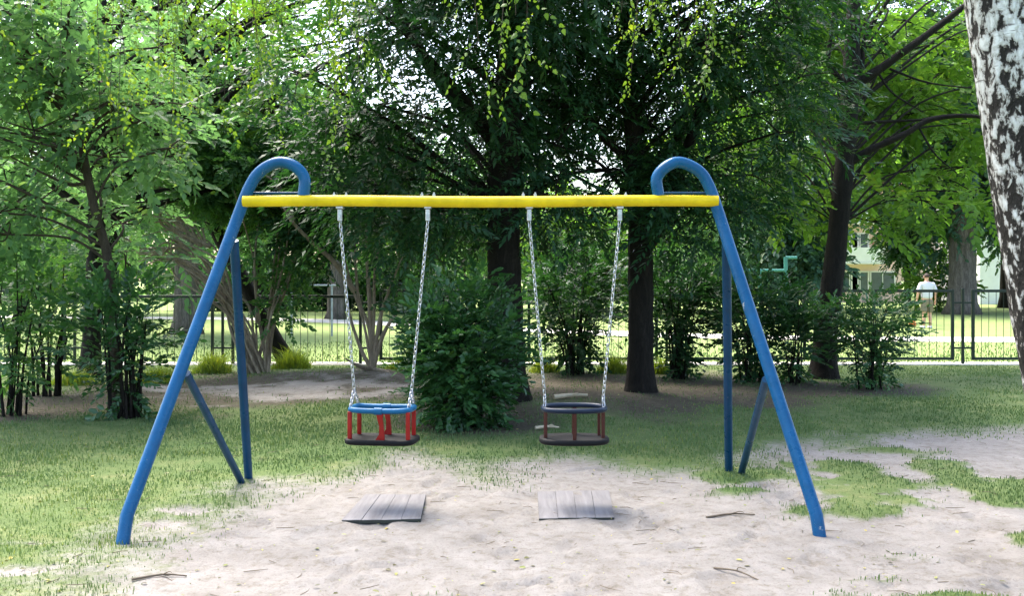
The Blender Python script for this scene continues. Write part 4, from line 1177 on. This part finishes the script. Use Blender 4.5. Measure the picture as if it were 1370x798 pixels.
far_tree('background_tree', 'yellow green tree far behind the right swing', X(790, 40), 40, 5.6, 3.0, .22, M['leaf_yellow'], M['bark_dark'], 309, zmin=.8, n=34)
far_tree('background_tree', 'mid green tree far behind the forked tree', X(900, 46), 46, 9.0, 3.8, .3, M['leaf_mid'], M['bark_dark'], 310, zmin=1.0, n=38)
far_tree('conifer', 'blue green tree beside the green court frame', X(1062, 34), 34, 7.5, 1.35, .2, M['leaf_blue'], M['bark_dark'], 311, zmin=.6, n=36, per=30)
far_tree('background_tree', 'light green tree behind the green court frame', X(985, 40), 40, 11, 3.6, .25, M['leaf_light'], M['bark_dark'], 312, zmin=1.0, n=40)
far_tree('background_tree', 'dark small tree in front of the pink building', X(1214, 52), 52, 6.2, 1.8, .2, M['leaf_dark'], M['bark_dark'], 313, zmin=2.4, n=18)
far_tree('background_tree', 'tall light green tree above the pink building', X(1104, 48), 48, 17, 5.4, .3, M['leaf_light'], M['bark_grey'], 314, zmin=4.3, n=64, per=36)
far_tree('background_tree', 'mid green tree right of the white building behind the birch', X(1420, 44), 44, 14, 4.4, .3, M['leaf_mid'], M['bark_dark'], 315, zmin=1.5, n=40)
far_tree('background_tree', 'light green tree in front of the white building top', X(1345, 50), 50, 17, 4.6, .3, M['leaf_light'], M['bark_dark'], 316, zmin=4.6, n=60, per=34)
far_tree('background_tree', 'dim green tree filling the gap left of the lime tree', X(-90, 30), 30, 12, 4.2, .3, M['leaf_mid'], M['bark_dark'], 317, zmin=1.0, n=36)
g = np.array([X(1255, 44), 44.0])
shrub('shrub', 'bright yellow green bush on the lawn just left of the broad grey trunk', g, 2.6, 1.1, 8, M['leaf_yellow'], M['bark_dark'], T_BIG, 321, 160, .05, shape=.8)

# clipped hedge at the far side of the lawn
def hedge():
    rng = rngs(51); x0, x1, y0 = X(235, 46), X(600, 46), 46.0
    root = thing('hedge', 'dark hedge along the far side of the lawn on the left', 'hedge', ((x0 + x1) / 2, y0, 0))
    org = np.array([(x0 + x1) / 2, y0, 0.0]); n = 1900
    p = np.stack([rng.uniform(x0, x1, n), y0 + rng.normal(0, .5, n), rng.random(n) ** .8 * 2.1 + .1], 1)
    p[:, 2] *= .85 + .5 * fbm(p[:, 0] * .8, p[:, 1] * .1, 7, 3)
    d = rng.normal(0, 1, (n, 3)); ups = rng.normal(0, .6, (n, 3)) + np.array([0, 0, 1])
    leaf_mesh('foliage', M['leaf_dark'], root, p, d, ups, rng.uniform(.6, 1.0, n), T_BIG, rng, org, 'foliage')
    mb = MB()
    for k in range(26):
        xx = x0 + (x1 - x0) * (k + .5) / 26 - org[0]
        mb.tube([(xx, 0, -.05), (xx + rng.normal(0, .1), rng.normal(0, .1), .7), (xx + rng.normal(0, .3), rng.normal(0, .2), 1.4)], [.04, .03, .015], 5)
    mb.build('stem', M['bark_dark'], root)
hedge()

# far wood closing the view
def wood():
    rng = rngs(52); n = 3600
    y = rng.uniform(66, 92, n); x = (rng.random(n) * 2 - 1) * (y * .85)
    top = 6.5 + 9 * np.clip(.5 + 1.6 * fbm(x * .10, y * .02 + 3, 17, 3), .1, 1) * (1 - .55 * np.exp(-((x - 3) / 13) ** 2))
    z = rng.random(n) ** .8 * top
    k = ~((x > 19) & (x < 37) & (y < 78) & (z < 8)); x, y, z = x[k], y[k], z[k]; n = len(x)
    t = temps('oval', 16, 2.6, .75, 77, .3, jitter=.9)
    d = rng.normal(0, 1, (n, 3)); d[:, 2] -= .3; ups = rng.normal(0, .6, (n, 3)) + np.array([0, 0, 1])
    o = leaf_mesh('wood', M['leaf_mid'], None, np.stack([x, y, z], 1), d, ups, rng.uniform(.7, 1.3, n), t, rng, (0, 0, 0), 'distant_wood')
    tag(o, 'far off wood closing the view behind the park lawn', 'wood', kind='stuff')
wood()

# ------------------------------------------------------------------ buildings, court frame, pipe frame, person, ball
M['plaster_pink'] = simple('pink_plaster', (.82, .60, .54), .9, .06, 2, .2, 0, .1)
M['plaster_white'] = simple('white_plaster', (.88, .87, .85), .9, .05, 2, .2, 0, .1)
M['rust'] = simple('rust_brown_panel', (.30, .15, .11), .7, .2, 4)
M['roof'] = simple('roof_tile', (.22, .09, .06), .8, .3, 8)
M['pane'] = simple('window_glass', (.10, .13, .14), .08, .2, 3, .6, 0, 0)
M['trim'] = simple('white_trim', (.76, .76, .76), .5, .05, 5)
def window(root, x, y, z, w, h, cross=True):
    fr = MB()
    fr.box((x - w / 2, y - .10, z), (x - w / 2 + .09, y + .02, z + h)); fr.box((x + w / 2 - .09, y - .10, z), (x + w / 2, y + .02, z + h))
    fr.box((x - w / 2 + .091, y - .098, z), (x + w / 2 - .091, y + .02, z + .09)); fr.box((x - w / 2 + .091, y - .098, z + h - .09), (x + w / 2 - .091, y + .02, z + h))
    if cross: fr.box((x - .03, y - .09, z + .092), (x + .03, y + .01, z + h - .092))
    fo = fr.build('window', M['trim'], root, smooth=False)
    pn = MB(); pn.box((x - w / 2 + .08, y - .06, z + .08), (x + w / 2 - .08, y - .03, z + h - .08)); pn.build('pane', M['pane'], fo, smooth=False)
def house_pink():
    D = 62.0; x0, x1 = X(1118, D), X(1206, D)
    o = np.array([(x0 + x1) / 2, D, 0]); w = (x1 - x0) / 2
    root = thing('apartment_house', 'pale pink house with rust brown panels partly hidden by trees', 'house', tuple(o))
    mb = MB(); mb.box((-w, 0, -.2), (w, 9, 7.4)); mb.build('wall', M['plaster_pink'], root, smooth=False)
    mb = MB()
    for z in (2.55, 5.2):
        mb.box((-w - .05, -1.15, z), (w - 1.35, .0, z + .18)); 
    mb.build('balcony_slab', M['trim'], root, smooth=False)
    for z in (2.73, 5.38):
        mb = MB(); mb.box((-w, -1.12, z), (w - 1.4, -1.06, z + .9)); mb.build('balcony_front', M['plaster_white'], root, smooth=False)
    for z in (3.75, 6.35):
        mb = MB(); mb.box((.25, -.06, z - .3), (w - 1.5, .0, z + .65)); mb.build('panel', M['rust'], root, smooth=False)
    for z in (.75, 3.3, 6.0):
        for xx in (-w + .9, -.6): window(root, xx, -.02, z, 1.2, 1.35)
    window(root, .9, -.02, .75, 1.7, 1.35)
    mb = MB(); mb.add([(-w - .4, -.5, 7.4), (w + .4, -.5, 7.4), (w + .4, 9.5, 7.4), (-w - .4, 9.5, 7.4), (-w - .4, 4.5, 9.8), (w + .4, 4.5, 9.8)], [(0, 1, 5, 4), (2, 3, 4, 5), (0, 4, 3), (1, 2, 5), (3, 2, 1, 0)])
    mb.build('roof', M['roof'], root, smooth=False)
def house_white():
    D = 58.0; x0, x1 = X(1311, D), X(1440, D); o = np.array([(x0 + x1) / 2, D, 0]); w = (x1 - x0) / 2
    root = thing('white_building', 'plain white building seen between the broad grey trunk and the birch', 'building', tuple(o))
    mb = MB(); mb.box((-w, 0, -.2), (w, 8, 8.2)); mb.build('wall', M['plaster_white'], root, smooth=False)
    mb = MB(); mb.box((-w - .1, -.1, 8.2), (w + .1, 8.1, 8.5)); mb.build('roof', M['roof'], root, smooth=False)
    for xx in (.4, 2.2):
        for z in (.9, 3.6, 6.2): window(root, xx, -.02, z, 1.1, 1.4)
house_pink(); house_white()
def court():
    D = 30.0; root = thing('court_frame', 'turquoise green steel pipe frame standing beyond the fence at the right', 'frame', (X(1051, D), D, 0))
    o = np.array([X(1051, D), D, 0])
    mb = MB(); mb.tube(np.array([P(1051, 344, D), P(1052, 400, D), [X(1052, D), D, -.1]])[::-1] - o, .065, 10); mb.build('post', M['court'], root)
    mb = MB(); mb.tube(np.array([P(1017, 362, D), [X(1017, D), D, -.1]])[::-1] - o, .05, 10); mb.build('post', M['court'], root)
    mb = MB(); mb.tube(np.array([P(975, 362, D), P(1051, 362, D)]) - o, .045, 8); mb.build('rail', M['court'], root)
    mb = MB(); mb.tube(np.array([P(975, 362, D), [X(975, D), D, -.1]])[::-1] - o, .05, 8); mb.build('post', M['court'], root)
    mb = MB(); mb.tube(np.array([P(1051, 345, D), P(1066, 345, D)]) - o, .05, 8); mb.build('rail', M['court'], root)
court()
def pipe_frame():
    D = 25.0; o = np.array([X(417, D), D, 0])
    root = thing('pipe_frame', 'pale metal pipe frame standing on the lawn behind the left swing', 'frame', tuple(o))
    for px_ in (390, 444):
        mb = MB(); mb.tube(np.array([[X(px_, D), D, -.1], [X(px_, D), D, .7], P(px_, 382, D)]) - o, .026, 10); mb.build('post', M['pale_metal'], root)
    mb = MB(); mb.tube(np.array([P(388, 382, D), P(417, 382, D), P(449, 382, D)]) - o, .026, 10); mb.build('crossbar', M['pale_metal'], root)
pipe_frame()

M['skin'] = simple('skin', (.52, .30, .21), .6, .08, 12)
M['hair'] = simple('short_brown_hair', (.035, .022, .015), .8, .3, 40)
M['shirt'] = simple('white_shirt', (.52, .53, .58), .85, .05, 5)
M['shorts'] = simple('khaki_shorts', (.17, .145, .10), .9, .15, 6)
M['shoe'] = simple('pale_shoe', (.5, .5, .5), .7, .1, 10)
def skin_mesh(name, mat, parent, chains, root_i=0, sub=2):
    """chains: list of lists of (point, rx, ry); points equal to an earlier one are shared"""
    V = []; R = []; E = []; key = {}
    def vid(p, rx, ry):
        k = tuple(round(c, 4) for c in p)
        if k not in key: key[k] = len(V); V.append(p); R.append((rx, ry))
        return key[k]
    for ch in chains:
        last = None
        for p, rx, ry in ch:
            i = vid(p, rx, ry)
            if last is not None and last != i: E.append((last, i))
            last = i
    me = bpy.data.meshes.new(name); me.from_pydata(V, E, []); me.materials.append(mat)
    o = bpy.data.objects.new(name, me); COL.objects.link(o); o.parent = parent
    sk = o.modifiers.new('Skin', 'SKIN'); sk.use_smooth_shade = True
    if not me.skin_vertices: me.attributes  # layer is created with the modifier
    if me.skin_vertices:
        for i, sv in enumerate(me.skin_vertices[0].data):
            sv.radius = R[i]; sv.use_root = (i == root_i)
    ss = o.modifiers.new('Subdivision', 'SUBSURF'); ss.levels = sub; ss.render_levels = sub
    # bake so that what is read is the grown mesh
    dg = bpy.context.evaluated_depsgraph_get(); ev = o.evaluated_get(dg)
    nm = bpy.data.meshes.new_from_object(ev)
    o.modifiers.clear(); o.data = nm
    if not nm.materials: nm.materials.append(mat)
    nm.polygons.foreach_set('use_smooth', [True] * len(nm.polygons))
    return o
def person():
    g = np.array([X(1240, 28.8), 28.8]); root = thing('person', 'person in a white t shirt and khaki shorts walking away over the lawn', 'person', (g[0], g[1], 0))
    H = 1.70; hd = [(0, .0, .93), .13, .10]
    pel = ((0, 0, .90), .15, .105)
    ch = [[pel, ((0, .0, 1.10), .135, .095), ((0, -.01, 1.28), .165, .105), ((0, 0, 1.40), .12, .085), ((0, .01, 1.46), .052, .055), ((0, .02, 1.53), .058, .065), ((0, .025, 1.62), .078, .095), ((0, .02, 1.685), .055, .07)]]
    for s in (-1, 1):
        st = .10 * s
        ch.append([pel, ((.095 * s, 0, .82), .085, .09), ((.105 * s, .0 + st * .5, .48), .056, .060), ((.11 * s, -.02 + st * .4, .30), .052, .055), ((.115 * s, -.03 + st * .3, .09), .034, .036), ((.125 * s, .06 + st * .3, .04), .036, .028), ((.13 * s, .14 + st * .3, .03), .03, .02)])
        sh = ((.19 * s, 0, 1.37), .052, .055)
        ch.append([((0, 0, 1.40), .12, .085), sh, ((.27 * s, -.02, 1.12), .042, .042), ((.285 * s, .04, .90), .03, .028)])
    body = skin_mesh('body', M['skin'], root, ch)
    # hands with separate fingers grown on the same skin colour
    for s in (-1, 1):
        hb = np.array((.285 * s, .04, .90)); hc = [[(tuple(hb), .022, .028), (tuple(hb + [.004 * s, .012, -.05]), .017, .036), (tuple(hb + [.004 * s, .018, -.085]), .014, .036)]]
        root_p = hc[0][-1]
        for k, (oy, L) in enumerate(((-.028, .07), (-.010, .08), (.010, .076), (.028, .062))):
            b_ = np.array(root_p[0])
            hc.append([root_p, (tuple(b_ + [0, oy, -.012]), .009, .009), (tuple(b_ + [-.006 * s, oy + .004, -.012 - L * .5]), .008, .008), (tuple(b_ + [-.02 * s, oy + .008, -.012 - L * .95]), .007, .007)])
        th = hc[0][1]; b_ = np.array(th[0]); hc.append([th, (tuple(b_ + [-.006 * s, .036, -.012]), .011, .011), (tuple(b_ + [-.012 * s, .05, -.05]), .009, .009)])
        skin_mesh('hand', M['skin'], body, hc, 0, 1)
    # face on the far side (walking away), ears
    fb = MB()
    for s in (-1, 1):
        fb.tube([(.074 * s, .02, 1.625), (.086 * s, .015, 1.61), (.078 * s, .025, 1.585)], [.012, .016, .009], 8)
    fb.tube([(0, .112, 1.64), (0, .135, 1.605), (0, .12, 1.595)], [.008, .015, .012], 8)
    fb.build('ear', M['skin'], body)
    eb = MB()
    for s in (-1, 1): eb.tube([(.022 * s, .108, 1.628), (.038 * s, .105, 1.628)], [.008, .008], 8)
    eb.tube([(-.022, .112, 1.563), (.022, .112, 1.563)], .006, 6)
    eb.build('face_detail', M['hair'], body)
    # hair: short cap over the back and top
    hr = MB(); V = []; nu, nv = 20, 9
    for j in range(nv):
        ph = j / (nv - 1) * PI * .60
        for i in range(nu):
            t = 2 * PI * i / nu; front = max(0, math.sin(t)); cut = ph * (1 - .35 * front)
            V.append((.085 * math.sin(cut) * math.cos(t), .02 + .104 * math.sin(cut) * math.sin(t), 1.615 + .098 * math.cos(cut)))
    Fs = []
    for j in range(nv - 1):
        for i in range(nu): Fs.append((j * nu + i, (j + 1) * nu + i, (j + 1) * nu + (i + 1) % nu, j * nu + (i + 1) % nu))
    hr.add(V, Fs); hr.build('hair', M['hair'], root, angle=180)
    # shirt
    pt = ((0, 0, 1.34), .20, .135)
    sc = [[((0, 0, .90), .20, .14), ((0, 0, 1.02), .185, .13), ((0, 0, 1.20), .19, .135), pt, ((0, .005, 1.435), .10, .085)]]
    for s in (-1, 1): sc.append([pt, ((.185 * s, 0, 1.36), .085, .085), ((.255 * s, -.015, 1.18), .075, .075), ((.262 * s, -.016, 1.15), .074, .074)])
    skin_mesh('shirt', M['shirt'], root, sc)
    pp = ((0, 0, .88), .165, .13); sh_ = [[((0, 0, .95), .16, .12), pp]]
    for s in (-1, 1):
        st = .10 * s; sh_.append([pp, ((.10 * s, 0, .78), .105, .11), ((.11 * s, st * .4, .55), .095, .10), ((.112 * s, st * .5, .50), .094, .10)])
    skin_mesh('shorts', M['shorts'], root, sh_)
    for s in (-1, 1):
        st = .10 * s; mb = MB(); y_ = st * .3
        mb.tube([(.115 * s, -.075 + y_, .035), (.118 * s, -.03 + y_, .05), (.125 * s, .06 + y_, .045), (.13 * s, .15 + y_, .032), (.13 * s, .19 + y_, .028)], [.036, .048, .05, .044, .02], 12); mb.build('shoe', M['shoe'], root, angle=180)
person()
def ball():
    D = 29.5; r = .11; x = X(1221, D)
    bm_v = []; nu, nv = 20, 12; mb = MB()
    for j in range(nv + 1):
        ph = PI * j / nv
        for i in range(nu): bm_v.append((r * math.sin(ph) * math.cos(2 * PI * i / nu), r * math.sin(ph) * math.sin(2 * PI * i / nu), r * math.cos(ph)))
    Fs = [(j * nu + i, (j + 1) * nu + i, (j + 1) * nu + (i + 1) % nu, j * nu + (i + 1) % nu) for j in range(nv) for i in range(nu)]
    mb.add(bm_v, Fs)
    m = simple('orange_ball', (.75, .20, .05), .5, .2, 10)
    o = mb.build('ball', m); o.location = (x, D, r); tag(o, 'small orange ball on the lawn to the left of the walking person', 'ball')
ball()

# ------------------------------------------------------------------ light, sky, camera
EL, AZ = math.radians(62), math.radians(-38)      # sun behind the trees, to the left (azimuth from +Y towards +X)
sv = Vector((math.sin(AZ) * math.cos(EL), math.cos(AZ) * math.cos(EL), math.sin(EL)))
ld = bpy.data.lights.new('sun', 'SUN'); ld.energy = 2.1; ld.angle = math.radians(32); ld.color = (1, .96, .88)
lo = bpy.data.objects.new('sun', ld); COL.objects.link(lo); lo.rotation_euler = (-sv).to_track_quat('-Z', 'Y').to_euler(); lo.location = (0, 0, 30)
w = bpy.data.worlds.new('World'); scene.world = w; w.use_nodes = True
nt = w.node_tree; nt.nodes.clear()
sk = nt.nodes.new('ShaderNodeTexSky'); sk.sky_type = 'NISHITA'; sk.sun_disc = False; sk.sun_elevation = EL; sk.sun_rotation = AZ
sk.air_density = 1.0; sk.dust_density = 4.0; sk.ozone_density = .6
bg = nt.nodes.new('ShaderNodeBackground'); bg.inputs['Strength'].default_value = .15
wo = nt.nodes.new('ShaderNodeOutputWorld'); nt.links.new(sk.outputs[0], bg.inputs['Color']); nt.links.new(bg.outputs[0], wo.inputs['Surface'])

cd = bpy.data.cameras.new('camera'); co = bpy.data.objects.new('camera', cd); COL.objects.link(co)
co.location = (0, 0, CAM_H); co.rotation_euler = (PI / 2, 0, 0)
cd.sensor_width = 36; cd.lens = 36 * F / 1370; cd.shift_y = (HY - 399) / 1370; cd.clip_end = 3000; cd.clip_start = .05
scene.camera = co
vs = scene.view_settings; vs.view_transform = 'Standard'; vs.look = 'None'; vs.exposure = 2.34; vs.gamma = 1.0; vs.use_curve_mapping = False
cy = scene.cycles
cy.max_bounces = 8; cy.diffuse_bounces = 4; cy.glossy_bounces = 2; cy.transmission_bounces = 6; cy.transparent_max_bounces = 4
cy.caustics_reflective = False; cy.caustics_refractive = False; cy.sample_clamp_indirect = 6
cy.use_denoising = True
